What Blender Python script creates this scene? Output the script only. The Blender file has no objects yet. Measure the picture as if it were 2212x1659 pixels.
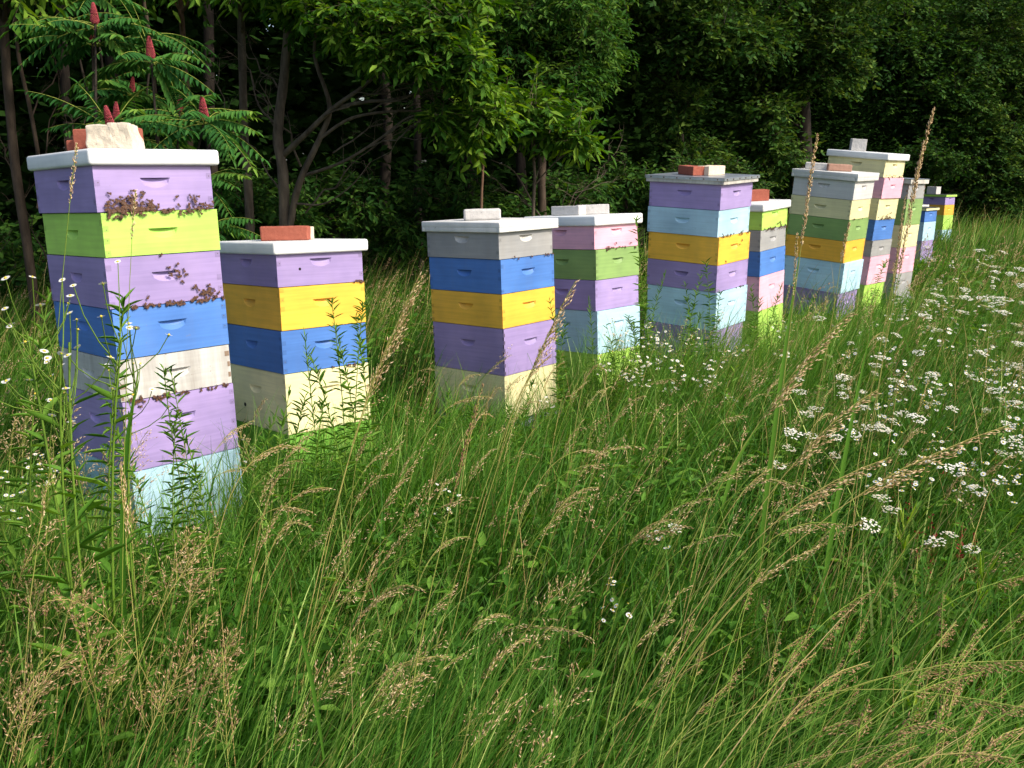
import bpy, bmesh, math, random
import numpy as np
from mathutils import Vector, Matrix, noise as mnoise
PI = math.pi
random.seed(7)
RNG = np.random.default_rng(11)

# ------------------------------------------------------------------ camera, sky, sun, exposure
sc = bpy.context.scene
COL = sc.collection
PITCH = math.radians(13.49)
CAMZ = 1.40
cd = bpy.data.cameras.new('camera')
cd.sensor_width = 36.0
cd.lens = 2320.5 / 2560 * 36.0
cd.clip_start = 0.05
cd.clip_end = 400.0
cam = bpy.data.objects.new('camera', cd)
cam.location = (0, 0, CAMZ)
cam.rotation_euler = (PI / 2 - PITCH, 0, 0)
COL.objects.link(cam)
sc.camera = cam

SUN_EL, SUN_AZ = math.radians(41), math.radians(119)      # azimuth clockwise from +Y
w = bpy.data.worlds.new('World')
sc.world = w
w.use_nodes = True
nt = w.node_tree
nt.nodes.clear()
sky = nt.nodes.new('ShaderNodeTexSky')
sky.sky_type = 'NISHITA'
sky.sun_disc = False
sky.sun_elevation = SUN_EL
sky.sun_rotation = SUN_AZ
sky.air_density = 1.0
sky.dust_density = 3.0
sky.ozone_density = 1.0
bg = nt.nodes.new('ShaderNodeBackground')
bg.inputs[1].default_value = 0.15
wo = nt.nodes.new('ShaderNodeOutputWorld')
nt.links.new(sky.outputs[0], bg.inputs[0])
nt.links.new(bg.outputs[0], wo.inputs[0])
sd = bpy.data.lights.new('sun', 'SUN')
sd.energy = 2.9
sd.angle = math.radians(5)
sd.color = (1.0, 0.92, 0.78)
sun = bpy.data.objects.new('sun', sd)
sv = Vector((math.sin(SUN_AZ) * math.cos(SUN_EL), math.cos(SUN_AZ) * math.cos(SUN_EL), math.sin(SUN_EL)))
sun.rotation_euler = (-sv).to_track_quat('-Z', 'Y').to_euler()
sun.location = sv * 60
COL.objects.link(sun)
sc.view_settings.view_transform = 'Standard'
sc.view_settings.look = 'None'
sc.view_settings.gamma = 1.0
sc.view_settings.exposure = 0.72
sc.cycles.max_bounces = 6
sc.cycles.diffuse_bounces = 3
sc.cycles.glossy_bounces = 2
sc.cycles.transmission_bounces = 3
sc.cycles.transparent_max_bounces = 4
sc.cycles.use_fast_gi = False

# ------------------------------------------------------------------ helpers
def P(qx, qy, Y):
    """the world point at ground distance Y seen at (qx, qy) of a 2212 x 1659 view: used to survey the place once"""
    u = (qx - 1106) / 2005.0
    v = -(qy - 829.5) / 2005.0
    c, s = math.cos(PITCH), math.sin(PITCH)
    t = Y / (c + v * s)
    return Vector((u * t, Y, CAMZ + (v * c - s) * t))

def PZ(qx, qy, z):
    """same, for a known height z"""
    u = (qx - 1106) / 2005.0
    v = -(qy - 829.5) / 2005.0
    c, s = math.cos(PITCH), math.sin(PITCH)
    dz = v * c - s
    t = (z - CAMZ) / dz
    return Vector((u * t, (c + v * s) * t, z))

def tag(o, label=None, cat=None, group=None, kind=None):
    if label: o['label'] = label
    if cat: o['category'] = cat
    if group: o['group'] = group
    if kind: o['kind'] = kind
    return o

def empty(name, loc=(0, 0, 0), mat=None):
    o = bpy.data.objects.new(name, None)
    o.empty_display_size = 0.1
    if mat is not None: o.matrix_world = mat
    else: o.location = loc
    COL.objects.link(o)
    return o

def link(name, me, parent=None, loc=None):
    o = bpy.data.objects.new(name, me)
    COL.objects.link(o)
    if parent is not None: o.parent = parent
    if loc is not None: o.location = loc
    return o

def np_mesh(name, parts, mats, smooth=False):
    """parts: list of (V (n,3), F (m,3|4), material index, tint (n,) or scalar)"""
    me = bpy.data.meshes.new(name)
    Vs, loops, starts, mi, tn = [], [], [], [], []
    off = 0; lo = 0
    for V, F, m, t in parts:
        V = np.asarray(V, dtype=np.float32); F = np.asarray(F, dtype=np.int32)
        if len(F) == 0: continue
        Vs.append(V)
        tn.append(np.broadcast_to(np.asarray(t, dtype=np.float32), (len(V),)))
        loops.append((F + off).ravel())
        k = F.shape[1]
        starts.append(lo + np.arange(len(F), dtype=np.int32) * k)
        mi.append(np.full(len(F), m, dtype=np.int32))
        off += len(V); lo += F.size
    V = np.concatenate(Vs); L = np.concatenate(loops); S = np.concatenate(starts); M = np.concatenate(mi); T = np.concatenate(tn)
    me.vertices.add(len(V)); me.vertices.foreach_set('co', V.ravel())
    me.loops.add(len(L)); me.loops.foreach_set('vertex_index', L)
    me.polygons.add(len(S)); me.polygons.foreach_set('loop_start', S)
    me.update(calc_edges=True)
    me.polygons.foreach_set('material_index', M)
    if smooth: me.polygons.foreach_set('use_smooth', np.ones(len(S), dtype=bool))
    a = me.attributes.new('tint', 'FLOAT', 'POINT')
    a.data.foreach_set('value', T)
    for m in mats: me.materials.append(m)
    me.update()
    return me

def unit(a):
    return a / np.maximum(np.linalg.norm(a, axis=-1, keepdims=True), 1e-9)

def ribbons(B, az, th0, th1, L, W, S=5, p=1.4, twist=None, tipw=0.06, prof=0.7, sway=None):
    """curved blades: base points, azimuth, start and end angle from the vertical, length, width"""
    N = len(B)
    t = (np.arange(S) + .5) / S
    th = th0[:, None] + (th1 - th0)[:, None] * t[None] ** p
    azs = az[:, None] + (0 if sway is None else sway[:, None] * t[None])
    st = np.stack([np.sin(th) * np.cos(azs), np.sin(th) * np.sin(azs), np.cos(th)], -1) * (L / S)[:, None, None]
    pts = np.concatenate([B[:, None], B[:, None] + np.cumsum(st, 1)], 1)
    tw = az + PI / 2 + (twist if twist is not None else 0)
    side = np.stack([np.cos(tw), np.sin(tw), np.zeros(N)], -1)
    tt = np.arange(S + 1) / S
    pw = np.maximum((1 - tt) ** prof, tipw) * np.minimum(1, .55 + 2 * tt)
    off = side[:, None] * (W[:, None] * pw[None] * .5)[..., None]
    V = np.stack([pts - off, pts + off], 2).reshape(-1, 3)
    k = np.arange(S)
    q = np.stack([2 * k, 2 * k + 1, 2 * k + 3, 2 * k + 2], -1)
    F = (q[None] + (np.arange(N) * (S + 1) * 2)[:, None, None]).reshape(-1, 4)
    return V, F, pts

def basis(D, N):
    D = unit(D)
    S = unit(np.cross(N, D))
    U = np.cross(D, S)
    return D, S, U

def leaves(Pt, D, Nn, L, W, fold=.25, droop=.15):
    """folded leaf blades, two quads each"""
    D, S, U = basis(D, Nn)
    L = L[:, None]; W = W[:, None]
    b = Pt
    tip = Pt + D * L - U * L * droop
    m1 = Pt + D * L * .32 - U * L * droop * .1 + U * W * fold
    m2 = Pt + D * L * .70 - U * L * droop * .5 + U * W * fold * .7
    V = np.stack([b, m1 + S * W * .5, m2 + S * W * .36, tip, m2 - S * W * .36, m1 - S * W * .5], 1).reshape(-1, 3)
    n = len(Pt)
    q = np.array([[0, 1, 2, 3], [0, 3, 4, 5]])
    F = (q[None] + (np.arange(n) * 6)[:, None, None]).reshape(-1, 4)
    return V, F

def spindles(Pt, D, L, W, flat=.7):
    """small pointed husks (octahedra)"""
    ref = np.where(np.abs(D[:, 2:3]) > .9, np.array([[1., 0, 0]]), np.array([[0., 0, 1]]))
    D, S, U = basis(D, ref)
    L = L[:, None]; W = W[:, None]
    m = Pt + D * L * .42
    V = np.stack([Pt, m + S * W * .5, m + U * W * .5 * flat, m - S * W * .5, m - U * W * .5 * flat, Pt + D * L], 1).reshape(-1, 3)
    t = np.array([[0, 2, 1], [0, 3, 2], [0, 4, 3], [0, 1, 4], [5, 1, 2], [5, 2, 3], [5, 3, 4], [5, 4, 1]])
    F = (t[None] + (np.arange(len(Pt)) * 6)[:, None, None]).reshape(-1, 3)
    return V, F

def tube(pts, rad, sides=5, wob=0.0):
    """tapered tube along a polyline"""
    pts = np.asarray([tuple(p) for p in pts], dtype=float); n = len(pts)
    rad = np.broadcast_to(np.asarray(rad, dtype=float), (n,)) if np.ndim(rad) == 0 or len(rad) == n else np.linspace(rad[0], rad[1], n)
    d = np.gradient(pts, axis=0); d = unit(d)
    ref = np.array([0., 0, 1]) if abs(d[0][2]) < .9 else np.array([1., 0, 0])
    rings = []
    a = np.arange(sides) / sides * 2 * PI
    for i in range(n):
        s = np.cross(d[i], ref); s /= max(np.linalg.norm(s), 1e-9); u = np.cross(s, d[i])
        r = rad[i] * (1 + wob * RNG.normal(size=sides))
        rings.append(pts[i] + (np.cos(a) * r)[:, None] * s + (np.sin(a) * r)[:, None] * u)
        ref = -np.cross(s, d[i]) if False else ref
    V = np.concatenate(rings)
    F = []
    for i in range(n - 1):
        for k in range(sides):
            k2 = (k + 1) % sides
            F.append((i * sides + k, i * sides + k2, (i + 1) * sides + k2, (i + 1) * sides + k))
    return V, np.array(F)

def bez(a, b, c, n=10):
    a, b, c = [np.array(tuple(v), dtype=float) for v in (a, b, c)]
    t = np.linspace(0, 1, n)[:, None]
    return (1 - t) ** 2 * a + 2 * (1 - t) * t * b + t ** 2 * c

def smooth_path(pts, n=6):
    """Catmull-Rom through the points"""
    p = [np.array(tuple(v), dtype=float) for v in pts]
    p = [2 * p[0] - p[1]] + p + [2 * p[-1] - p[-2]]
    out = []
    for i in range(1, len(p) - 2):
        for k in range(n):
            t = k / n
            out.append(.5 * (2 * p[i] + (p[i + 1] - p[i - 1]) * t + (2 * p[i - 1] - 5 * p[i] + 4 * p[i + 1] - p[i + 2]) * t * t
                             + (3 * p[i] - 3 * p[i + 1] + p[i + 2] - p[i - 1]) * t ** 3))
    out.append(p[-2])
    return np.array(out)

# ------------------------------------------------------------------ materials
def new_mat(name):
    m = bpy.data.materials.new(name); m.use_nodes = True
    n = m.node_tree.nodes; n.clear()
    return m, n, m.node_tree.links

def noise(n, l, vec, scale, detail=3, rough=.55):
    t = n.new('ShaderNodeTexNoise'); t.inputs['Scale'].default_value = scale
    t.inputs['Detail'].default_value = detail; t.inputs['Roughness'].default_value = rough
    if vec is not None: l.new(vec, t.inputs['Vector'])
    return t

def ramp(n, l, fac, stops):
    r = n.new('ShaderNodeValToRGB'); e = r.color_ramp.elements
    while len(e) < len(stops): e.new(.5)
    for k, (p, c) in enumerate(stops):
        e[k].position = p; e[k].color = (*c, 1)
    if fac is not None: l.new(fac, r.inputs[0])
    return r

def mixc(n, l, fac, a, b, mode='MIX'):
    m = n.new('ShaderNodeMix'); m.data_type = 'RGBA'; m.blend_type = mode
    for sock, v in ((m.inputs[0], fac), (m.inputs[6], a), (m.inputs[7], b)):
        if isinstance(v, (int, float)): sock.default_value = v
        elif isinstance(v, tuple): sock.default_value = (*v, 1)
        else: l.new(v, sock)
    return m.outputs[2]

def leaf_mat(name, stops, trans=.35, rough=.5, spec=.35, tcol=1.25):
    """stops: colour of the leaf itself over the random tint carried by each leaf"""
    m, n, l = new_mat(name)
    at = n.new('ShaderNodeAttribute'); at.attribute_name = 'tint'
    r = ramp(n, l, at.outputs['Fac'], stops)
    p = n.new('ShaderNodeBsdfPrincipled')
    l.new(r.outputs[0], p.inputs['Base Color'])
    p.inputs['Roughness'].default_value = rough
    p.inputs['Specular IOR Level'].default_value = spec
    o = n.new('ShaderNodeOutputMaterial')
    if trans > 0:
        t = n.new('ShaderNodeBsdfTranslucent')
        h = n.new('ShaderNodeHueSaturation'); h.inputs['Hue'].default_value = .485; h.inputs['Saturation'].default_value = 1.1
        h.inputs['Value'].default_value = tcol
        l.new(r.outputs[0], h.inputs['Color']); l.new(h.outputs[0], t.inputs[0])
        mx = n.new('ShaderNodeMixShader'); mx.inputs[0].default_value = trans
        l.new(p.outputs[0], mx.inputs[1]); l.new(t.outputs[0], mx.inputs[2]); l.new(mx.outputs[0], o.inputs[0])
    else:
        l.new(p.outputs[0], o.inputs[0])
    return m

def bark_mat(name, dark, light, scale=18):
    m, n, l = new_mat(name)
    tc = n.new('ShaderNodeTexCoord'); mp = n.new('ShaderNodeMapping'); mp.inputs['Scale'].default_value = (1, 1, .25)
    l.new(tc.outputs['Object'], mp.inputs['Vector'])
    a = noise(n, l, mp.outputs[0], scale, 6, .65)
    r = ramp(n, l, a.outputs['Fac'], [(.3, dark), (.7, light)])
    p = n.new('ShaderNodeBsdfPrincipled'); p.inputs['Roughness'].default_value = .9
    p.inputs['Specular IOR Level'].default_value = .15
    l.new(r.outputs[0], p.inputs['Base Color'])
    b = n.new('ShaderNodeBump'); b.inputs['Strength'].default_value = .6; b.inputs['Distance'].default_value = .01
    l.new(a.outputs['Fac'], b.inputs['Height']); l.new(b.outputs[0], p.inputs['Normal'])
    o = n.new('ShaderNodeOutputMaterial'); l.new(p.outputs[0], o.inputs[0])
    return m

def paint_mat(name, col, weather=.0, rough=.5, dirt=(.20, .17, .13), grain=True):
    m, n, l = new_mat(name)
    tc = n.new('ShaderNodeTexCoord')
    oi = n.new('ShaderNodeObjectInfo')
    ad = n.new('ShaderNodeVectorMath'); ad.operation = 'ADD'
    l.new(tc.outputs['Object'], ad.inputs[0]); l.new(oi.outputs['Location'], ad.inputs[1])
    vec = ad.outputs[0]
    big = noise(n, l, vec, 5, 3)
    c0 = mixc(n, l, 1.0, col, ramp(n, l, big.outputs['Fac'], [(.3, (.80, .81, .83)), (.7, (1.05, 1.04, 1.02))]).outputs[0], 'MULTIPLY')
    # each box weathered a little differently, with broad brushed bands
    rv = n.new('ShaderNodeMapRange'); rv.inputs[3].default_value = .93; rv.inputs[4].default_value = 1.07
    l.new(oi.outputs['Random'], rv.inputs[0])
    vm = n.new('ShaderNodeVectorMath'); vm.operation = 'SCALE'; l.new(c0, vm.inputs[0]); l.new(rv.outputs[0], vm.inputs[3])
    mb = n.new('ShaderNodeMapping'); mb.inputs['Scale'].default_value = (3, 3, 90); l.new(vec, mb.inputs['Vector'])
    br = noise(n, l, mb.outputs[0], 1.0, 3, .5)
    c0 = mixc(n, l, .8, vm.outputs[0], mixc(n, l, 1.0, vm.outputs[0], ramp(n, l, br.outputs['Fac'], [(.35, (.90, .90, .91)), (.62, (1.04, 1.04, 1.04))]).outputs[0], 'MULTIPLY'))
    # faint wood figure telegraphing through the paint
    mp = n.new('ShaderNodeMapping'); mp.inputs['Scale'].default_value = (2.5, 2.5, 42)
    l.new(vec, mp.inputs['Vector'])
    gr = noise(n, l, mp.outputs[0], 1.6, 4, .6)
    c1 = mixc(n, l, .5, c0, mixc(n, l, 1.0, c0, ramp(n, l, gr.outputs['Fac'], [(.35, (.93, .93, .93)), (.65, (1.03, 1.03, 1.03))]).outputs[0], 'MULTIPLY'))
    # dirt specks and scuffs
    sp = noise(n, l, vec, 55, 3, .7)
    spm = ramp(n, l, sp.outputs['Fac'], [(.66, (0, 0, 0)), (.74, (1, 1, 1))])
    md = n.new('ShaderNodeMath'); md.operation = 'MULTIPLY'; md.inputs[1].default_value = .30 + .5 * weather
    l.new(spm.outputs[0], md.inputs[0])
    c2 = mixc(n, l, md.outputs[0], c1, dirt)
    # grime that gathers along the lower edge in blotches
    mp2 = n.new('ShaderNodeMapping'); mp2.inputs['Scale'].default_value = (22, 22, 2.2)
    l.new(vec, mp2.inputs['Vector'])
    st = noise(n, l, mp2.outputs[0], 1.0, 5, .65)
    stm = ramp(n, l, st.outputs['Fac'], [(.47 - .1 * weather, (0, 0, 0)), (.72, (1, 1, 1))])
    mw = n.new('ShaderNodeMath'); mw.operation = 'MULTIPLY'; mw.inputs[1].default_value = .13 + .60 * weather
    l.new(stm.outputs[0], mw.inputs[0])
    c3 = mixc(n, l, mw.outputs[0], c2, tuple((.85 if weather > .8 else .55) * a + (.15 if weather > .8 else .45) * b for a, b in zip(dirt, col)))
    p = n.new('ShaderNodeBsdfPrincipled')
    l.new(c3, p.inputs['Base Color'])
    p.inputs['Roughness'].default_value = rough
    p.inputs['Specular IOR Level'].default_value = .3
    b = n.new('ShaderNodeBump'); b.inputs['Strength'].default_value = .25; b.inputs['Distance'].default_value = .002
    l.new(gr.outputs['Fac'], b.inputs['Height']); l.new(b.outputs[0], p.inputs['Normal'])
    o = n.new('ShaderNodeOutputMaterial'); l.new(p.outputs[0], o.inputs[0])
    return m

def stone_mat(name, a, b, scale=60, bump=.5, pits=None):
    m, n, l = new_mat(name)
    tc = n.new('ShaderNodeTexCoord')
    x = noise(n, l, tc.outputs['Object'], scale, 5, .7)
    y = noise(n, l, tc.outputs['Object'], scale * .2, 3)
    c = mixc(n, l, y.outputs['Fac'], ramp(n, l, x.outputs['Fac'], [(.35, a), (.65, b)]).outputs[0], b)
    if pits:
        v = noise(n, l, tc.outputs['Object'], scale * 1.6, 4, .8)
        c = mixc(n, l, ramp(n, l, v.outputs['Fac'], [(.60, (0, 0, 0)), (.68, (1, 1, 1))]).outputs[0], c, pits)
    p = n.new('ShaderNodeBsdfPrincipled'); p.inputs['Roughness'].default_value = .9
    p.inputs['Specular IOR Level'].default_value = .2
    l.new(c, p.inputs['Base Color'])
    bp = n.new('ShaderNodeBump'); bp.inputs['Strength'].default_value = bump; bp.inputs['Distance'].default_value = .004
    l.new(x.outputs['Fac'], bp.inputs['Height']); l.new(bp.outputs[0], p.inputs['Normal'])
    o = n.new('ShaderNodeOutputMaterial'); l.new(p.outputs[0], o.inputs[0])
    return m

def plain(name, col, rough=.6, metal=0):
    m, n, l = new_mat(name)
    p = n.new('ShaderNodeBsdfPrincipled'); p.inputs['Roughness'].default_value = rough; p.inputs['Metallic'].default_value = metal
    tc = n.new('ShaderNodeTexCoord')
    x = noise(n, l, tc.outputs['Object'], 40, 3)
    l.new(mixc(n, l, 1.0, col, ramp(n, l, x.outputs['Fac'], [(.3, (.85, .85, .85)), (.7, (1.1, 1.1, 1.1))]).outputs[0], 'MULTIPLY'), p.inputs['Base Color'])
    o = n.new('ShaderNodeOutputMaterial'); l.new(p.outputs[0], o.inputs[0])
    return m

PAINT = dict(purple=(.35, .265, .52), lime=(.43, .70, .12), blue=(.075, .20, .54), yellow=(.90, .50, .06), cream=(.80, .73, .40),
             sky=(.44, .66, .78), green=(.24, .38, .12), pink=(.80, .43, .53), gray=(.34, .34, .34), white=(.74, .72, .68),
             grass=(.17, .42, .05), orange=(.84, .44, .05))
PM = {k: paint_mat('paint_' + k, v, .0 if k not in ('gray',) else .35) for k, v in PAINT.items()}
PM['white'] = paint_mat('weathered_white_paint', (.60, .59, .565), 1.0, dirt=(.20, .17, .14))
PM['pale'] = paint_mat('pale_grey_paint', (.66, .65, .63), .45, dirt=(.3, .28, .25))
PJ = {k: paint_mat('joint_' + k, tuple(c * .80 for c in v)) for k, v in PAINT.items()}
BARE = paint_mat('bare_end_grain', (.25, .17, .12), .5)
DARKJ = plain('dark_joint', (.06, .045, .06))
HOLE = plain('hole_shade', (.008, .006, .006), .9)  # near-black colour painted as the shade inside the entrance holes
LIDM = paint_mat('white_plastic_lid', (.80, .81, .80), .0, rough=.38, dirt=(.45, .43, .38))
LIDD = paint_mat('dirty_white_lid', (.74, .73, .70), .65, rough=.5, dirt=(.26, .25, .22))
METAL = plain('zinc_sheet', (.42, .46, .50), .38, .75)
DARKSHEET = plain('dark_roof_sheet', (.05, .055, .05), .6)
RIMW = paint_mat('weathered_rim_wood', (.60, .58, .53), .9, dirt=(.2, .17, .14))
NAIL = plain('rusty_nail', (.09, .06, .05), .7)
BRICK = stone_mat('red_brick', (.22, .055, .035), (.33, .10, .065), 70, .5)
BRICKB = stone_mat('beige_brick', (.50, .40, .28), (.66, .55, .42), 80, .8, pits=(.25, .19, .13))
BRICKW = stone_mat('grey_brick', (.33, .32, .31), (.52, .50, .48), 60, .5, pits=(.24, .22, .22))
BRICKR = stone_mat('brown_brick', (.24, .13, .09), (.34, .20, .15), 60, .5)
CONC = stone_mat('rough_concrete', (.40, .34, .26), (.62, .54, .43), 45, 1.0, pits=(.20, .17, .14))

GREEN = [(0, (.016, .064, .006)), (.35, (.052, .160, .015)), (.65, (.112, .255, .030)), (.88, (.24, .38, .068)), (1, (.45, .54, .16))]
M_GRASS = leaf_mat('grass_blade', GREEN, .34, .55, .14)
M_DRY = leaf_mat('dry_straw', [(0, (.24, .16, .05)), (.5, (.42, .30, .11)), (1, (.60, .46, .21))], .2, .6, .15)
M_GSTEM = leaf_mat('green_stem', [(0, (.09, .19, .02)), (.5, (.20, .28, .04)), (1, (.44, .36, .12))], .15, .5, .15)
M_HUSK = leaf_mat('seed_husk', [(0, (.22, .12, .06)), (.35, (.42, .27, .14)), (.7, (.66, .48, .27)), (1, (.82, .67, .42))], .25, .6, .12)
M_FORB = leaf_mat('forb_leaf', [(0, (.035, .12, .012)), (.5, (.085, .21, .022)), (1, (.17, .31, .04))], .36, .55, .14)
M_YOUNG = leaf_mat('young_leaf', [(0, (.16, .30, .03)), (1, (.30, .42, .05))], .35, .5, .3)
M_PETAL = leaf_mat('white_petal', [(0, (.74, .74, .70)), (1, (.86, .86, .84))], .25, .6, .2, 1.0)
M_DISC = leaf_mat('yellow_disc', [(0, (.60, .42, .03)), (1, (.75, .58, .08))], 0, .7, .2)
M_REDLEAF = leaf_mat('red_dock', [(0, (.22, .02, .02)), (1, (.38, .05, .05))], .3, .6, .2)
M_SUMAC = leaf_mat('sumac_leaf', [(0, (.020, .085, .018)), (.6, (.044, .145, .026)), (.9, (.08, .19, .03)), (1, (.16, .28, .04))], .30, .7, .12)
M_CONE = stone_mat('sumac_fruit', (.16, .020, .028), (.32, .06, .07), 90, 1.0)
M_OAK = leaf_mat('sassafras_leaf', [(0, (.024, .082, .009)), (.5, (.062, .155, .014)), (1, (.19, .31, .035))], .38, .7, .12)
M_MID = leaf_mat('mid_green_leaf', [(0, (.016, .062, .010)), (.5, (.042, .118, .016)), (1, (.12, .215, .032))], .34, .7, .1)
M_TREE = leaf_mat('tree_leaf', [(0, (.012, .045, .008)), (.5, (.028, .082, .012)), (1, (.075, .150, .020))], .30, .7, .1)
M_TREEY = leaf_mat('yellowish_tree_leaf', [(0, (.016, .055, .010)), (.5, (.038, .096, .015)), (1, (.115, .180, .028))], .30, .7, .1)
M_WOOD = leaf_mat('woodland_leaf', [(0, (.006, .016, .004)), (1, (.016, .040, .008))], .12, .9, .0)  # shade of the deep wood put into a very dark leaf colour
B_BROWN = bark_mat('brown_bark', (.022, .016, .012), (.085, .062, .045))
B_GREY = bark_mat('grey_bark', (.045, .034, .026), (.18, .14, .105))
B_DARK = bark_mat('shaded_bark', (.012, .010, .008), (.045, .035, .028))  # sun reaches these trunks, so their shade is put into the bark colour
B_RED = bark_mat('reddish_bark', (.07, .04, .025), (.20, .12, .08))

# ------------------------------------------------------------------ ground
def ground_h(x, y):
    return .025 * np.sin(x * 1.3 + .5) * np.cos(y * .9) + .012 * np.sin(x * 3.1) * np.sin(y * 2.7 + 1)
xs = np.concatenate([np.linspace(-150, -14, 12), np.linspace(-13, 22, 120), np.linspace(24, 160, 12)])
ys = np.concatenate([np.linspace(-80, -5, 8), np.linspace(-4, 30, 120), np.linspace(33, 220, 12)])
X, Y = np.meshgrid(xs, ys)
V = np.stack([X, Y, ground_h(X, Y) * (np.abs(X) < 23)], -1).reshape(-1, 3)
nx, ny = len(xs), len(ys)
i, j = np.meshgrid(np.arange(nx - 1), np.arange(ny - 1))
b0 = (j * nx + i).ravel()
F = np.stack([b0, b0 + 1, b0 + nx + 1, b0 + nx], -1)
m, n, l = new_mat('meadow_soil')
tc = n.new('ShaderNodeTexCoord')
a = noise(n, l, tc.outputs['Object'], 3, 5); b = noise(n, l, tc.outputs['Object'], 45, 4, .7)
c = mixc(n, l, a.outputs['Fac'], ramp(n, l, b.outputs['Fac'], [(.35, (.010, .013, .005)), (.65, (.035, .045, .014))]).outputs[0], (.03, .045, .012))
p = n.new('ShaderNodeBsdfPrincipled'); p.inputs['Roughness'].default_value = 1; p.inputs['Specular IOR Level'].default_value = .1
l.new(c, p.inputs['Base Color'])
o = n.new('ShaderNodeOutputMaterial'); l.new(p.outputs[0], o.inputs[0])
g = link('ground', np_mesh('ground', [(V, F, 0, 0)], [m], True))
tag(g, kind='structure')

# ------------------------------------------------------------------ hives
A_, B_ = .413, .505          # width of the front, length of the side
def bm_obj(name, bm, mats, parent, smooth=False, mat=None):
    me = bpy.data.meshes.new(name); bm.to_mesh(me); bm.free()
    for mm in mats: me.materials.append(mm)
    if smooth:
        for f in me.polygons: f.use_smooth = True
    o = link(name, me, parent)
    if mat is not None: o.matrix_local = mat
    return o

def box_bm(bm, x0, x1, y0, y1, z0, z1, mi=0, bevel=0, seg=2):
    r = bmesh.ops.create_cube(bm, size=1, matrix=Matrix.Translation(((x0 + x1) / 2, (y0 + y1) / 2, (z0 + z1) / 2)) @ Matrix.Diagonal((x1 - x0, y1 - y0, z1 - z0, 1)))
    vs = r['verts']
    fs = {f for v in vs for f in v.link_faces}
    for f in fs: f.material_index = mi
    if bevel:
        es = list({e for v in vs for e in v.link_edges})
        bmesh.ops.bevel(bm, geom=es, offset=bevel, segments=seg, affect='EDGES', profile=.5, clamp_overlap=True)
    return vs

HW = .053                     # half width of a hand hold
def arc_pts(n=12, d=.034):
    return [(-HW + 2 * HW * k / n, -d * math.sqrt(max(0, 1 - (2 * k / n - 1) ** 2)) ** .85) for k in range(n + 1)]

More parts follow.
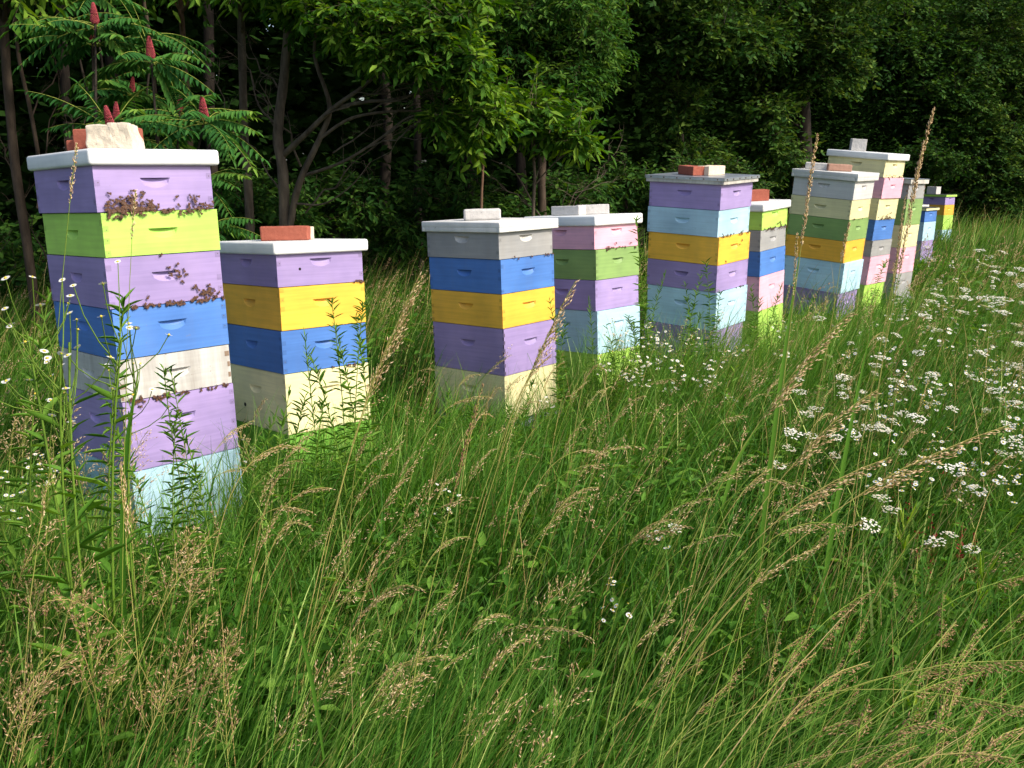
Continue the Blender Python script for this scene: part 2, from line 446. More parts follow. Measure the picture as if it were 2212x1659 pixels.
BOX_CACHE = {}
def box_meshes(h, joint):
    """one hollow-looking hive box: painted body with four crescent openings, and the scooped hand hold; origin at the centre of its base"""
    key = (round(h, 3), joint)
    if key in BOX_CACHE: return BOX_CACHE[key]
    top = h - (.058 if h < .2 else .075)
    bm = bmesh.new()
    faces = [((-A_ / 2, -B_ / 2), (1, 0), A_), ((A_ / 2, -B_ / 2), (0, 1), B_), ((A_ / 2, B_ / 2), (-1, 0), A_), ((-A_ / 2, B_ / 2), (0, -1), B_)]
    z0, z1 = .0015, h - .0015
    arc = arc_pts()
    for (sx, sy), (dx, dy), W in faces:
        def q(u, z, o=0):      # o outwards
            return bm.verts.new((sx + dx * u + dy * o, sy + dy * u - dx * o, z))
        c = W / 2
        tl, tr = q(0, z1), q(W, z1); ml, mr = q(0, top), q(W, top); bl, br = q(0, z0), q(W, z0)
        hl, hr = q(c - HW, top), q(c + HW, top)
        low = [q(c + x, top + z) for x, z in arc[1:-1]]
        bm.faces.new((ml, hl, hr, mr, tr, tl))
        k = len(low) // 2
        bc = q(c, z0)
        bm.faces.new([bl, bc] + [low[i] for i in range(k, -1, -1)] + [hl, ml])
        bm.faces.new([bc, br, mr, hr] + [low[i] for i in range(len(low) - 1, k - 1, -1)])
        # finger joints at both ends, a hair proud
        nf = int(h / .019)
        for e in (0, 1):
            for f in range(nf):
                if (f + e) % 2: continue
                if joint == 'clean' and random.random() < .35: continue
                za, zb = z0 + .004 + f * (h - .008) / nf, z0 + .004 + (f + .93) * (h - .008) / nf
                wd = .019 if joint != 'dark' else .007
                if joint == 'bare' and random.random() < .4: wd *= .6
                ua, ub = (.0015, wd) if e == 0 else (W - wd, W - .0015)
                o_ = .0007
                f1 = bm.faces.new((q(ua, za, o_), q(ub, za, o_), q(ub, zb, o_), q(ua, zb, o_)))
                f1.material_index = 1
                un, zn = (ua + ub) / 2 + random.gauss(0, .002), (za + zb) / 2 + random.gauss(0, .002)      # nail in the finger
                if random.random() < .6:
                    e_ = .0016
                    f2 = bm.faces.new((q(un - e_, zn - e_, o_ + .0004), q(un + e_, zn - e_, o_ + .0004), q(un + e_, zn + e_, o_ + .0004), q(un - e_, zn + e_, o_ + .0004)))
                    f2.material_index = 2
    for z, inv in ((z1, False), (z0, True)):
        c = [bm.verts.new((x, y, z)) for x, y in ((-A_ / 2, -B_ / 2), (A_ / 2, -B_ / 2), (A_ / 2, B_ / 2), (-A_ / 2, B_ / 2))]
        bm.faces.new(c if not inv else c[::-1])
    bmesh.ops.remove_doubles(bm, verts=bm.verts, dist=.0002)
    body = bpy.data.meshes.new('body'); bm.to_mesh(body); bm.free()
    bm = bmesh.new()           # hand hold: shelf above, sloping scoop below; x along the panel, -y outwards
    D = .022
    inner = [bm.verts.new((x, D * math.sqrt(max(0, 1 - (x / HW) ** 2)), 0)) for x, z in arc]
    outer = [bm.verts.new((x, 0, 0)) for x, z in arc]
    mid = [bm.verts.new((x, D * .55 * math.sqrt(max(0, 1 - (x / HW) ** 2)), z * .55)) for x, z in arc]
    lowr = [bm.verts.new((x, 0, z)) for x, z in arc]
    for k in range(len(arc) - 1):
        for a_, b_ in ((outer, inner), (inner, mid), (mid, lowr)):
            vs = []
            for v in (a_[k], a_[k + 1], b_[k + 1], b_[k]):
                if v not in vs: vs.append(v)
            try: bm.faces.new(vs)
            except ValueError: pass
    bmesh.ops.remove_doubles(bm, verts=bm.verts, dist=.0002)
    hh = bpy.data.meshes.new('hand_hold'); bm.to_mesh(hh); bm.free()
    BOX_CACHE[key] = (body, hh, top)
    return BOX_CACHE[key]

def rot3(v):
    th = math.sqrt(sum(c * c for c in v))
    return Matrix.Identity(4) if th < 1e-9 else Matrix.Rotation(th, 4, Vector(v) / th)

def hive_box(M, h, paint, label, joint='clean', scoop=None, jmat=None, group=None):
    r = empty('hive_box', mat=M)
    tag(r, label, 'hive box', group)
    body, hh, top = box_meshes(h, joint)
    body = body.copy()
    body.materials.append(PM[paint])
    body.materials.append(jmat or (BARE if joint == 'bare' else DARKJ if joint == 'dark' else PJ.get(paint, PM[paint])))
    body.materials.append(NAIL)
    link('body', body, r)
    hm = hh.copy(); hm.materials.append(PM[scoop or paint])
    for ang, off in ((0, B_ / 2), (PI / 2, A_ / 2), (PI, B_ / 2), (-PI / 2, A_ / 2)):
        o = link('hand_hold', hm, r)
        o.matrix_local = Matrix.Rotation(ang, 4, 'Z') @ Matrix.Translation((0, -off, top))
    return r

def add_hole(r, face, u, z, rad=.009):
    """entrance hole shown by a dark disc on the panel, painted as the shade inside it"""
    bm = bmesh.new()
    bmesh.ops.create_cone(bm, cap_ends=True, segments=14, radius1=rad, radius2=rad * .9, depth=.002)
    me = bpy.data.meshes.new('entrance_hole'); bm.to_mesh(me); bm.free(); me.materials.append(HOLE)
    o = link('entrance_hole', me, r)
    if face == 'front': o.matrix_local = Matrix.Translation((u - A_ / 2, -B_ / 2 - .0006, z)) @ Matrix.Rotation(PI / 2, 4, 'X')
    else: o.matrix_local = Matrix.Translation((-A_ / 2 - .0006, B_ / 2 - u, z)) @ Matrix.Rotation(PI / 2, 4, 'Y')

def lid(M, kind, t, label):
    r = None
    ov = .022
    x0, x1, y0, y1 = -ov, A_ + ov, -ov, B_ + ov
    if kind == 'foam':
        bm = bmesh.new(); box_bm(bm, x0, x1, y0, y1, -t, 0, 0, .011, 4)
        r = bm_obj('outer_cover', bm, [LIDM], None, True)
        r.matrix_world = M
    elif kind == 'worn':
        r = empty('outer_cover', mat=M)
        bm = bmesh.new(); box_bm(bm, x0, x1, y0, y1, -t * .60, 0, 0, .009 if kind == 'foam' else .005, 3)
        mm = LIDM if kind == 'foam' else LIDD
        bm_obj('top_slab', bm, [mm], r, True)
        bm = bmesh.new()       # telescoping skirt butted under the slab
        s = .0008
        box_bm(bm, x0 + s, x1 - s, y0 + s, y0 + .02, -t, -t * .6 + .012, 0, .003, 2); box_bm(bm, x0 + s, x1 - s, y1 - .02, y1 - s, -t, -t * .6 + .012, 0, .003, 2)
        box_bm(bm, x0 + s, x0 + .02, y0 + .021, y1 - .021, -t, -t * .6 + .012, 0, .003, 2); box_bm(bm, x1 - .02, x1 - s, y0 + .021, y1 - .021, -t, -t * .6 + .012, 0, .003, 2)
        bm_obj('skirt', bm, [mm], r, True)
    else:
        r = empty('outer_cover', mat=M)
        rim = {'metal': RIMW, 'darkcream': PM['cream'], 'darklime': PM['lime'], 'grey': RIMW}[kind]
        sh = {'metal': METAL, 'grey': METAL}.get(kind, DARKSHEET)
        bm = bmesh.new()
        for a, b, c, d in ((x0, x1, y0, y0 + .02), (x0, x1, y1 - .02, y1), (x0, x0 + .02, y0 + .021, y1 - .021), (x1 - .02, x1, y0 + .021, y1 - .021)):
            box_bm(bm, a, b, c, d, -t, -.004, 0, .0015, 1)
        bm_obj('rim', bm, [rim], r)
        bm = bmesh.new()
        e = .006
        box_bm(bm, x0 - e, x1 + e, y0 - e, y1 + e, -.003, .0, 0, .001, 1)
        if kind == 'metal':
            for a, b, c, d in ((x0 - e, x1 + e, y0 - e, y0 - e + .002), (x0 - e, x0 - e + .002, y0, y1), (x1 + e - .002, x1 + e, y0, y1), (x0 - e, x1 + e, y1 + e - .002, y1 + e)):
                box_bm(bm, a, b, c, d, -.018, -.0035, 0)
        bm_obj('cover_sheet', bm, [sh], r)
        if kind == 'metal':
            for k in range(6):
                u = x0 + .03 + k * (x1 - x0 - .06) / 5
                v = y0 + .04 + k * (y1 - y0 - .08) / 5
                for c in ((u, y0 - e, -.010), (x0 - e, v, -.010)):
                    bm = bmesh.new(); bmesh.ops.create_uvsphere(bm, u_segments=8, v_segments=5, radius=.005)
                    bm_obj('nail', bm, [NAIL], r).location = c
    tag(r, label, 'hive lid', 'lids closing the beehive stacks')
    return r

FOOT = []       # hive footprints (centre, radius) for the grass
HIVES = {}
def hive(k, X, Y, Z, yaw, lx, ly, t, lidkind, lidlabel, boxes, base='pale', baselabel=None, baseh=None):
    """boxes from the top: (height, paint, label, dx, dy, dw, extra)"""
    M = Matrix.Translation((X, Y, Z)) @ rot3((math.radians(lx), math.radians(ly), 0)) @ Matrix.Rotation(math.radians(yaw), 4, 'Z')
    lid(M, lidkind, t, lidlabel)
    z = None
    objs = []
    for bx in boxes:
        bot, h, paint, lab, dx, dy, dw = bx[:7]
        if z is not None: h = bot - z
        ex = bx[7] if len(bx) > 7 else {}
        Mb = M @ Matrix.Translation((A_ / 2 + dx, B_ / 2 + dy, -bot)) @ Matrix.Rotation(math.radians(dw), 4, 'Z')
        o = hive_box(Mb, h, paint, lab, ex.get('joint', 'clean'), ex.get('scoop'), None)
        for a in ex.get('holes', []): add_hole(o, *a)
        objs.append(o)
        z = bot
    c = M @ Vector((A_ / 2, B_ / 2, -z))
    zb = c.z
    FOOT.append((c.x, c.y, math.radians(yaw)))
    # bottom board with its landing strip, on two runners
    r = empty('hive_stand', loc=(c.x, c.y, 0)); r.rotation_euler = (0, 0, math.radians(yaw))
    tag(r, baselabel or 'low painted bottom board under a beehive stack', 'hive stand', 'bottom boards under the beehives')
    bm = bmesh.new(); box_bm(bm, -A_ / 2 + .002, A_ / 2 - .002, -B_ / 2 - .06, B_ / 2, zb - .045, zb - .004, 0, .002, 1)
    bm_obj('bottom_board', bm, [PM[base]], r)
    for s in (-1, 1):
        bm = bmesh.new(); box_bm(bm, s * .15 - .045, s * .15 + .045, -B_ / 2 + .01, B_ / 2 - .01, -.03, zb - .0465, 0, .003, 1)
        bm_obj('runner', bm, [RIMW], r)
    HIVES[k] = (M, objs)
    return M

def gx(px, py, Yw):            # surveyed corner of a far stack from a 2560 x 1920 view
    return P(px * .8641, py * .8641, Yw)

hive(1, -1.349, 3.072, 1.440, 46.0, -1.8, -1.6, .053, 'foam', 'thick clean white lid with rounded edges on the tallest leftmost hive', [
    (.203, .168, 'purple', 'purple hive box with bees thick along its lower edge, top of the leftmost stack', -.006, .002, .3),
    (.350, .147, 'lime', 'bright lime hive box second from the top of the leftmost stack', .004, .000, .2),
    (.520, .168, 'purple', 'purple hive box with bees around its hand hold, between lime and blue', 0, -.001, -.1),
    (.692, .168, 'blue', 'royal blue hive box above the weathered white one in the leftmost stack', .003, -.003, .1),
    (.837, .145, 'white', 'weathered white hive box with grey streaks and bare brown corner joints', .002, -.001, -.2, dict(joint='bare')),
    (1.085, .244, 'purple', 'deep purple hive box under the weathered white one', .004, -.004, -.3),
    (1.330, .244, 'sky', 'pale blue hive box at the foot of the leftmost stack, half in grass', .005, -.006, 0)],
    'pink', 'pale pink bottom board in the grass under the leftmost stack')
hive(2, -.945, 3.739, 1.086, 43.9, -3.2, -1.1, .051, 'foam', 'thick white lid with a red brick on it, second hive from left', [
    (.182, .168, 'purple', 'purple hive box with a small bored hole, under the lid with the red brick', -.001, 0, -.1, dict(holes=[('front', .105, .07, .006)])),
    (.359, .168, 'yellow', 'yellow hive box between purple and blue in the second stack from left', .002, -.002, 0),
    (.537, .168, 'blue', 'royal blue hive box between yellow above and cream below', -.001, -.001, -.1),
    (.794, .244, 'cream', 'deep cream hive box with a round entrance hole in its shaded side', .003, -.001, 0, dict(holes=[('side', .15, .085, .009)])),
    (1.036, .244, 'grass', 'leaf green hive box at the foot of the second stack', .004, -.002, .3)], 'grass', 'green bottom board hidden in grass under the second stack')
hive(3, -.063, 4.558, 1.114, 48.6, -1.2, -1.6, .051, 'worn', 'dirty white lid with dark specks and a single pale brick, third hive', [
    (.183, .168, 'gray', 'grey hive box with white hand holds, top of the third stack', -.003, .003, 0, dict(scoop='white')),
    (.353, .168, 'blue', 'royal blue hive box directly under the grey one with white hand holds', .002, -.001, 0),
    (.525, .168, 'yellow', 'yellow hive box between royal blue and deep purple, third stack', .002, -.003, 0),
    (.765, .244, 'purple', 'deep purple hive box with dark notched corner joints', .004, -.005, .1, dict(joint='dark')),
    (1.009, .244, 'cream', 'cream hive box with a round front hole, lowest of the third stack', .002, -.003, 0, dict(holes=[('front', .315, .17, .009)]))],
    'purple', 'purple bottom board behind grass under the third stack')
hive(4, .463, 5.280, 1.105, 46.7, -2.3, -1.9, .059, 'foam', 'white lid with two pale bricks set at an angle on it', [
    (.191, .168, 'pink', 'pink hive box with bees on its lower front edge, top of the fourth stack', -.002, .002, -.1),
    (.364, .168, 'green', 'sage green hive box between pink and purple in the fourth stack', .002, -.003, 0),
    (.541, .168, 'purple', 'purple hive box between sage green and deep pale blue', -.001, .001, -.1),
    (.791, .244, 'sky', 'deep pale blue hive box above the lime one in the fourth stack', .003, -.005, .1),
    (1.035, .244, 'lime', 'lime hive box at the foot of the fourth stack behind white flowers', .002, -.002, 0)], 'lime', 'lime bottom board in grass under the fourth stack')
hive(5, 1.270, 5.731, 1.303, 49.6, 2.5, .1, .041, 'metal', 'metal covered lid with nailed sheet edge over a weathered wooden rim', [
    (.196, .168, 'purple', 'purple hive box right under the nailed metal lid', -.002, .004, 0),
    (.359, .163, 'sky', 'pale blue hive box between the purple top box and the yellow one', -.006, .008, 0),
    (.533, .172, 'yellow', 'yellow hive box with two dark spots, third of the metal-lidded stack', .001, -.002, 0),
    (.703, .168, 'purple', 'purple hive box below the yellow one of the metal-lidded stack', .002, -.001, 0),
    (.947, .244, 'sky', 'deep pale blue hive box with thin green stems in front', .005, -.008, 0),
    (1.191, .244, 'purple', 'dull purple hive box at the foot of the metal-lidded stack behind small white flowers', -.003, .002, .4)], 'gray', 'grey bottom board under the metal-lidded stack')
hive(6, 1.677, 6.331, 1.123, 50.9, 1.4, -1.7, .054, 'foam', 'white lid partly hidden behind the metal-lidded stack', [
    (.178, .168, 'lime', 'lime hive box with a line of bees below, behind the metal-lidded stack', .002, -.003, 0),
    (.322, .142, 'gray', 'shallow grey hive box between lime and royal blue', -.002, .002, 0),
    (.494, .168, 'blue', 'royal blue hive box between shallow grey and deep pink', 0, -.001, 0),
    (.735, .240, 'pink', 'deep pink hive box above lime, behind the metal-lidded stack', .006, .001, .1),
    (.979, .244, 'lime', 'lime hive box in the grass under the deep pink one', .003, -.002, 0)], 'lime', 'lime bottom board under the stack behind the metal-lidded one')
hive(7, 2.692, 7.425, 1.307, 49.5, 2.9, 2.8, .060, 'worn', 'dirty white lid carrying a grey and a brown brick', [
    (.207, .168, 'pale', 'pale grey hive box with white hand holds, top of the seventh stack', -.001, .002, 0, dict(scoop='white')),
    (.361, .155, 'cream', 'cream hive box between pale grey and sage green', -.003, .006, 0),
    (.531, .168, 'green', 'sage green hive box between cream and orange yellow', -.001, .001, -.1),
    (.704, .170, 'orange', 'orange yellow hive box between sage green and pale blue', -.001, .004, -.1),
    (.952, .244, 'sky', 'deep pale blue hive box above dark purple in the seventh stack', .005, -.008, 0),
    (1.196, .244, 'purple', 'purple hive box at the foot of the seventh stack', -.004, .004, 0)], 'gray', 'weathered bottom board under the seventh stack')
hive(8, 3.120, 7.941, 1.464, 46.4, 2.5, 3.7, .057, 'foam', 'white lid with rounded edge on the tall stack behind the seventh', [
    (.197, .168, 'cream', 'cream hive box at the top of the tall stack on the right', -.002, .003, -.1),
    (.371, .172, 'pink', 'bright pink hive box between two cream ones', .003, -.008, 0),
    (.551, .178, 'cream', 'cream hive box with a clump of bees at its lower edge', -.001, .004, 0),
    (.726, .172, 'blue', 'royal blue hive box under the clump of bees on the tall right stack', -.003, .006, 0),
    (.863, .135, 'gray', 'shallow dark grey hive box between royal blue and speckled pink', 0, -.002, -.1),
    (1.107, .244, 'pink', 'deep pink hive box with a small dark green patch on its front', .002, -.005, .1),
    (1.351, .244, 'lime', 'lime hive box at the foot of the tall right stack behind reed stems', -.002, .002, 0)], 'lime', 'lime bottom board under the tall right stack')
c9 = gx(2275, 447, 8.8)
hive(9, c9.x, c9.y, c9.z, 47, 1.0, 2.2, .045, 'grey', 'grey weathered lid just right of the tall stack, reeds crossing it', [
    (.185, .168, 'gray', 'weathered grey hive box over deep sage green', 0, 0, 0, dict(joint='bare')),
    (.430, .244, 'green', 'deep sage green hive box half hidden by the tall right stack', .002, 0, 0),
    (.640, .210, 'cream', 'cream hive box below deep sage green behind reed stems', 0, .002, 0),
    (.884, .244, 'pink', 'pink hive box low in the grass right of the tall stack', .0, 0, 0),
    (1.128, .244, 'gray', 'grey hive box sunk in grass under a pink one', .0, 0, 0)], 'gray', 'grey bottom board under the ninth stack')
c10 = gx(2314, 520, 12.3)
hive(10, c10.x, c10.y, c10.z, 46, 0, .6, .035, 'darkcream', 'dark sheet lid with a cream rim on a small far hive', [
    (.185, .168, 'blue', 'royal blue hive box under the dark cream-rimmed lid', 0, 0, 0),
    (.430, .244, 'sky', 'pale blue hive box on purple, small far stack', .002, 0, 0),
    (.674, .244, 'purple', 'purple hive box at the foot of the small far stack', 0, .001, 0)], 'gray', 'grey bottom board under the small far stack')
c12 = gx(2291, 514, 13.7)
hive(12, c12.x, c12.y, c12.z, 46, 0, 0, .04, 'worn', 'lid of the far hive hidden behind the dark cream-rimmed one', [
    (.185, .168, 'sky', 'pale blue hive box whose right edge shows behind the small far stack', 0, 0, 0),
    (.430, .244, 'purple', 'purple hive box whose right edge shows behind the small far stack', 0, 0, 0),
    (.674, .244, 'purple', 'lowest purple hive box behind the small far stack, sunk in grass', 0, 0, 0)], 'gray', 'grey bottom board of the hidden far stack')
hive(11, 7.597, 16.576, .835, 43.5, -.8, .3, .040, 'darklime', 'dark sheet lid with a bright lime rim on the farthest hive', [
    (.179, .168, 'purple', 'purple hive box at the top of the farthest stack', 0, .001, 0),
    (.358, .176, 'orange', 'orange hive box between purple and lime, farthest stack', 0, 0, 0),
    (.614, .250, 'lime', 'deep lime hive box of the farthest stack', 0, -.001, 0),
    (.782, .168, 'sky', 'pale blue hive box at the foot of the farthest stack', 0, 0, 0)], 'gray', 'grey bottom board under the farthest stack')

# small dark patch stuck to the deep pink box of stack 8
pk = HIVES[8][1][5]
bm = bmesh.new(); box_bm(bm, .09, .15, -B_ / 2 - .004, -B_ / 2 - .0008, .13, .17, 0, .001, 1)
bm_obj('patch', bm, [PM['green']], pk)

# ------------------------------------------------------------------ bricks and stones on the lids
def brick(k, u, v, yaw, size, mat, label, name='brick', rough=.0015, z=0.0, bev=.004, tilt=0, group=None):
    """lies on the lid of stack k at (u, v) of the lid"""
    M = HIVES[k][0] @ Matrix.Translation((u, v, z + .0006)) @ Matrix.Rotation(math.radians(yaw), 4, 'Z') @ Matrix.Rotation(math.radians(tilt), 4, 'Y')
    bm = bmesh.new()
    L, W, H = size
    box_bm(bm, -L / 2, L / 2, -W / 2, W / 2, 0, H, 0, bev, 2)
    bmesh.ops.subdivide_edges(bm, edges=[e for e in bm.edges if e.calc_length() > .03], cuts=9, use_grid_fill=True)
    off = Vector((random.random() * 9, random.random() * 9, 0))
    for vv in bm.verts:
        if vv.co.z > .002:
            vv.co += mnoise.noise_vector(vv.co * 38 + off) * rough * .9 + mnoise.noise_vector(vv.co * 11 + off) * rough * 1.2
    o = bm_obj(name, bm, [mat], None, False)
    o.matrix_world = M
    return tag(o, label, name.replace('_', ' '), group)
BG = 'bricks weighing down the hive lids'
brick(1, .161, .238, -44, (.222, .06, .080), BRICK, 'red brick standing on its long edge behind the pale concrete lump', z=0, group=BG)
brick(1, .168, .335, -44, (.20, .09, .048), BRICK, 'low red brick lying farther back at the left on the tallest lid', group=BG)
cb = brick(1, .131, .112, -44, (.165, .085, .084), CONC, 'rough pale concrete lump with one slanting side, on the tallest lid', 'concrete_block', rough=.0055, bev=.006, group=BG)
for v_ in cb.data.vertices:
    if v_.co.x > 0: v_.co.x -= v_.co.z * .22
    else: v_.co.x += v_.co.z * .04
brick(2, .165, .20, -40, (.200, .085, .060), BRICK, 'smooth red brick lying at the front of a white lid', bev=.006, group=BG)
brick(2, .225, .285, -40, (.215, .085, .055), BRICKB, 'beige brick peeking out behind the smooth red brick', rough=.0022, group=BG)
brick(3, .17, .27, -44, (.190, .085, .056), BRICKW, 'worn grey white brick alone on the speckled dirty lid', bev=.010, group=BG)
brick(4, .12, .29, -80, (.190, .085, .055), BRICKW, 'left of two pale bricks meeting at an angle', bev=.005, group=BG)
brick(4, .26, .22, -45, (.190, .085, .057), BRICKW, 'right of two pale bricks, set across the other', bev=.005, group=BG)
brick(5, .15, .30, 60, (.190, .09, .055), BRICK, 'dark red brick on the nailed metal lid', group=BG)
brick(5, .22, .20, -8, (.170, .09, .057), BRICKB, 'beige brick beside the dark red one on the metal lid', rough=.002, group=BG)
brick(6, .233, .17, -40, (.19, .09, .075), BRICK, 'reddish brick half hidden behind the metal lid', group=BG)
brick(7, .10, .36, -70, (.20, .09, .055), BRICKW, 'grey brick leaning against a brown one on the dirty lid', bev=.006, group=BG)
brick(7, .16, .22, -45, (.20, .09, .055), BRICKR, 'brown brick in front of a grey brick on the dirty lid', bev=.008, group=BG)
brick(8, .17, .34, 30, (.17, .12, .10), BRICKW, 'tall grey brick pair on the highest lid at the right', bev=.003, group=BG)
brick(10, .20, .35, 0, (.19, .09, .07), BRICKR, 'light reddish brick on the far dark lid with cream rim', group=BG)
brick(11, .20, .30, 0, (.19, .17, .13), BRICKW, 'squat grey block on the farthest hive', 'concrete_block', group=BG)

# ------------------------------------------------------------------ bees
def bee_mesh():
    V, F, parts = None, None, []
    bm = bmesh.new()
    def ell(c, r, mi):
        s = bmesh.ops.create_icosphere(bm, subdivisions=1, radius=1, matrix=Matrix.Translation(c) @ Matrix.Diagonal((*r, 1)))
        for f in {f for v in s['verts'] for f in v.link_faces}: f.material_index = mi
    ell((0, -.0045, .003), (.0026, .0050, .0026), 0)
    ell((0, .0022, .0034), (.0025, .0027, .0026), 1)
    ell((0, .0056, .0030), (.0020, .0016, .0018), 2)
    for s in (-1, 1):
        vs = [bm.verts.new(c) for c in ((s * .001, .002, .0056), (s * .0045, -.004, .0060), (s * .0035, -.009, .0058), (s * .0012, -.006, .0057))]
        bm.faces.new(vs).material_index = 3
        for k in (-1, 0, 1):
            a, b = Vector((s * .0015, .002 + k * .002, .0015)), Vector((s * .0055, .002 + k * .0042, .0002))
            w_ = Vector((0, .0005, 0))
            bm.faces.new([bm.verts.new(v) for v in (a - w_, b - w_, b + w_, a + w_)]).material_index = 2
    me = bpy.data.meshes.new('honey_bee'); bm.to_mesh(me); bm.free()
    for c in ((.13, .042, .012), (.085, .028, .009), (.012, .007, .006), (.09, .04, .02)):
        me.materials.append(plain('bee_colour', c, .55))
    return me
BEE = bee_mesh()
NB = [0]; REST = []
def bees(k, pts, label, group):
    """pts on the front of stack k: (u across the front, depth below the lid top, proud)"""
    M = HIVES[k][0]
    for u, z in pts:
        mm = M @ Matrix.Translation((u, -.0035 - random.random() * .002, -z)) @ Matrix.Rotation(PI / 2, 4, 'X') @ Matrix.Rotation(random.uniform(0, 2 * PI), 4, 'Z') @ Matrix.Diagonal((1.05, 1.05, 1.05, 1))
        if NB[0] >= 290: REST.append(mm); continue
        NB[0] += 1
        o = link('honey_bee', BEE); o.matrix_world = mm
        tag(o, label, 'bee', group)
R = random.random; G = random.gauss
p1 = [(.02 + R() * .18, .203 - abs(G(0, .022)) - .002) for _ in range(84)] + [(.02 + R() * .39, .203 + G(0, .006)) for _ in range(46)] \
   + [(.06 + R() * .1, .165 + G(0, .012)) for _ in range(14)] + [(.335 + G(0, .028), .180 + G(0, .014)) for _ in range(18)] + [(.02 + R() * .05, .212 + R() * .012) for _ in range(7)]
bees(1, p1, 'honey bee in the thick row between the top purple box and the lime box', 'bees between top purple and lime box')
p2 = [(.05 + R() * .33, .520 - abs(G(0, .006)) + .004) for _ in range(48)] + [(.34 + G(0, .03), .498 + G(0, .014)) for _ in range(26)]
bees(1, p2, 'honey bee on the joint between the purple and the blue box, leftmost stack', 'bees between purple and blue box')
bees(1, [(.235 + G(0, .018), .405 + G(0, .012)) for _ in range(11)] + [(.19, .352), (.26, .45), (.13, .49)], 'honey bee near the hand hold of the third box, leftmost stack', 'bees at the third box of the leftmost stack')
bees(1, [(.02 + R() * .2, .837 + G(0, .006)) for _ in range(30)] + [(.2 + R() * .2, .838 + G(0, .003)) for _ in range(10)] + [(.2, .90), (.06, .86)], 'honey bee under the weathered white box', 'bees under the weathered white box')
bees(2, [(.36 + R() * .05, .180 + G(0, .003)) for _ in range(6)] + [(.2 + R() * .15, .538 + G(0, .002)) for _ in range(5)], 'honey bee on the front of the second stack', 'bees on the second stack')
bees(3, [(.34 + R() * .06, .182 + G(0, .003)) for _ in range(4)] + [(.10, .178), (.13, .185), (.23, .183)], 'honey bee under the grey box of the third stack', 'bees on the third stack')
bees(4, [(.10 + R() * .28, .190 + G(0, .005)) for _ in range(15)] + [(.19, .165), (.33, .17)], 'honey bee on the lower edge of the pink box', 'bees on the fourth stack')
bees(5, [(.02 + R() * .37, .358 + G(0, .005)) for _ in range(16)] + [(.30, .40), (.27, .425), (.03, .34), (.1, .515), (.3, .345)] + [(.25 + R() * .12, .703 + G(0, .003)) for _ in range(5)], 'honey bee on the front of the metal-lidded stack', 'bees on the metal-lidded stack')
bees(6, [(.04 + R() * .36, .178 + G(0, .006)) for _ in range(30)] + [(.2 + R() * .15, .15 + G(0, .008)) for _ in range(4)], 'honey bee between the lime and shallow grey boxes', 'bees under the lime box behind')
bees(8, [(.03 + R() * .36, .195 + G(0, .008)) for _ in range(18)] + [(.2 + G(0, .1) * .7, .548 - abs(G(0, .022))) for _ in range(30)], 'honey bee on the front of the tall right stack', 'bees on the tall right stack')
bees(7, [(.05 + R() * .2, .36 + G(0, .004)) for _ in range(5)], 'honey bee on the cream box of the seventh stack', 'bees on the seventh stack')
bm = bmesh.new()
for mm in REST:
    n0 = len(bm.verts); bm.from_mesh(BEE); bm.verts.ensure_lookup_table()
    for v in bm.verts[n0:]: v.co = mm @ v.co
tag(bm_obj('bee_swarm', bm, list(BEE.materials), None), 'tiny bees on the box joints of the farther stacks', 'bees', kind='stuff')
# ------------------------------------------------------------------ vegetation
RV = np.random.default_rng(5)
def U(a, b, n=None): return RV.uniform(a, b, n)

def in_hives(x, y, pad=.03):
    m = np.zeros(len(x), dtype=bool)
    for cx, cy, yw in FOOT:
        dx, dy = x - cx, y - cy
        a = dx * math.cos(yw) + dy * math.sin(yw); b = -dx * math.sin(yw) + dy * math.cos(yw)
        m |= (np.abs(a) < A_ / 2 + pad) & (np.abs(b) < B_ / 2 + .06 + pad)
    return m
def hive_near(x, y):
    d = np.full(len(x), 9.)
    for cx, cy, yw in FOOT:
        d = np.minimum(d, np.hypot(x - cx, y - cy))
    return d
def vnoise(x, y, s, seed=0):
    return .5 + .5 * np.sin(x * s + 1.7 * np.sin(y * s * .7 + seed) + seed) * np.cos(y * s * .9 + 1.3 * np.sin(x * s * .8 + 2 * seed))

def scatter(n, y0, y1, xpad=1.2, kx=.62):
    """points over the ground in front of the camera and well to both sides"""
    y = U(y0, y1, int(n * 2.2)); xm = kx * np.maximum(y, 0) + xpad
    wmax = kx * y1 + xpad
    keep = U(0, 1, len(y)) < xm / wmax
    y = y[keep][:n]; x = U(-1, 1, len(y)) * (kx * y + xpad)
    k = ~in_hives(x, y)
    return x[k], y[k]

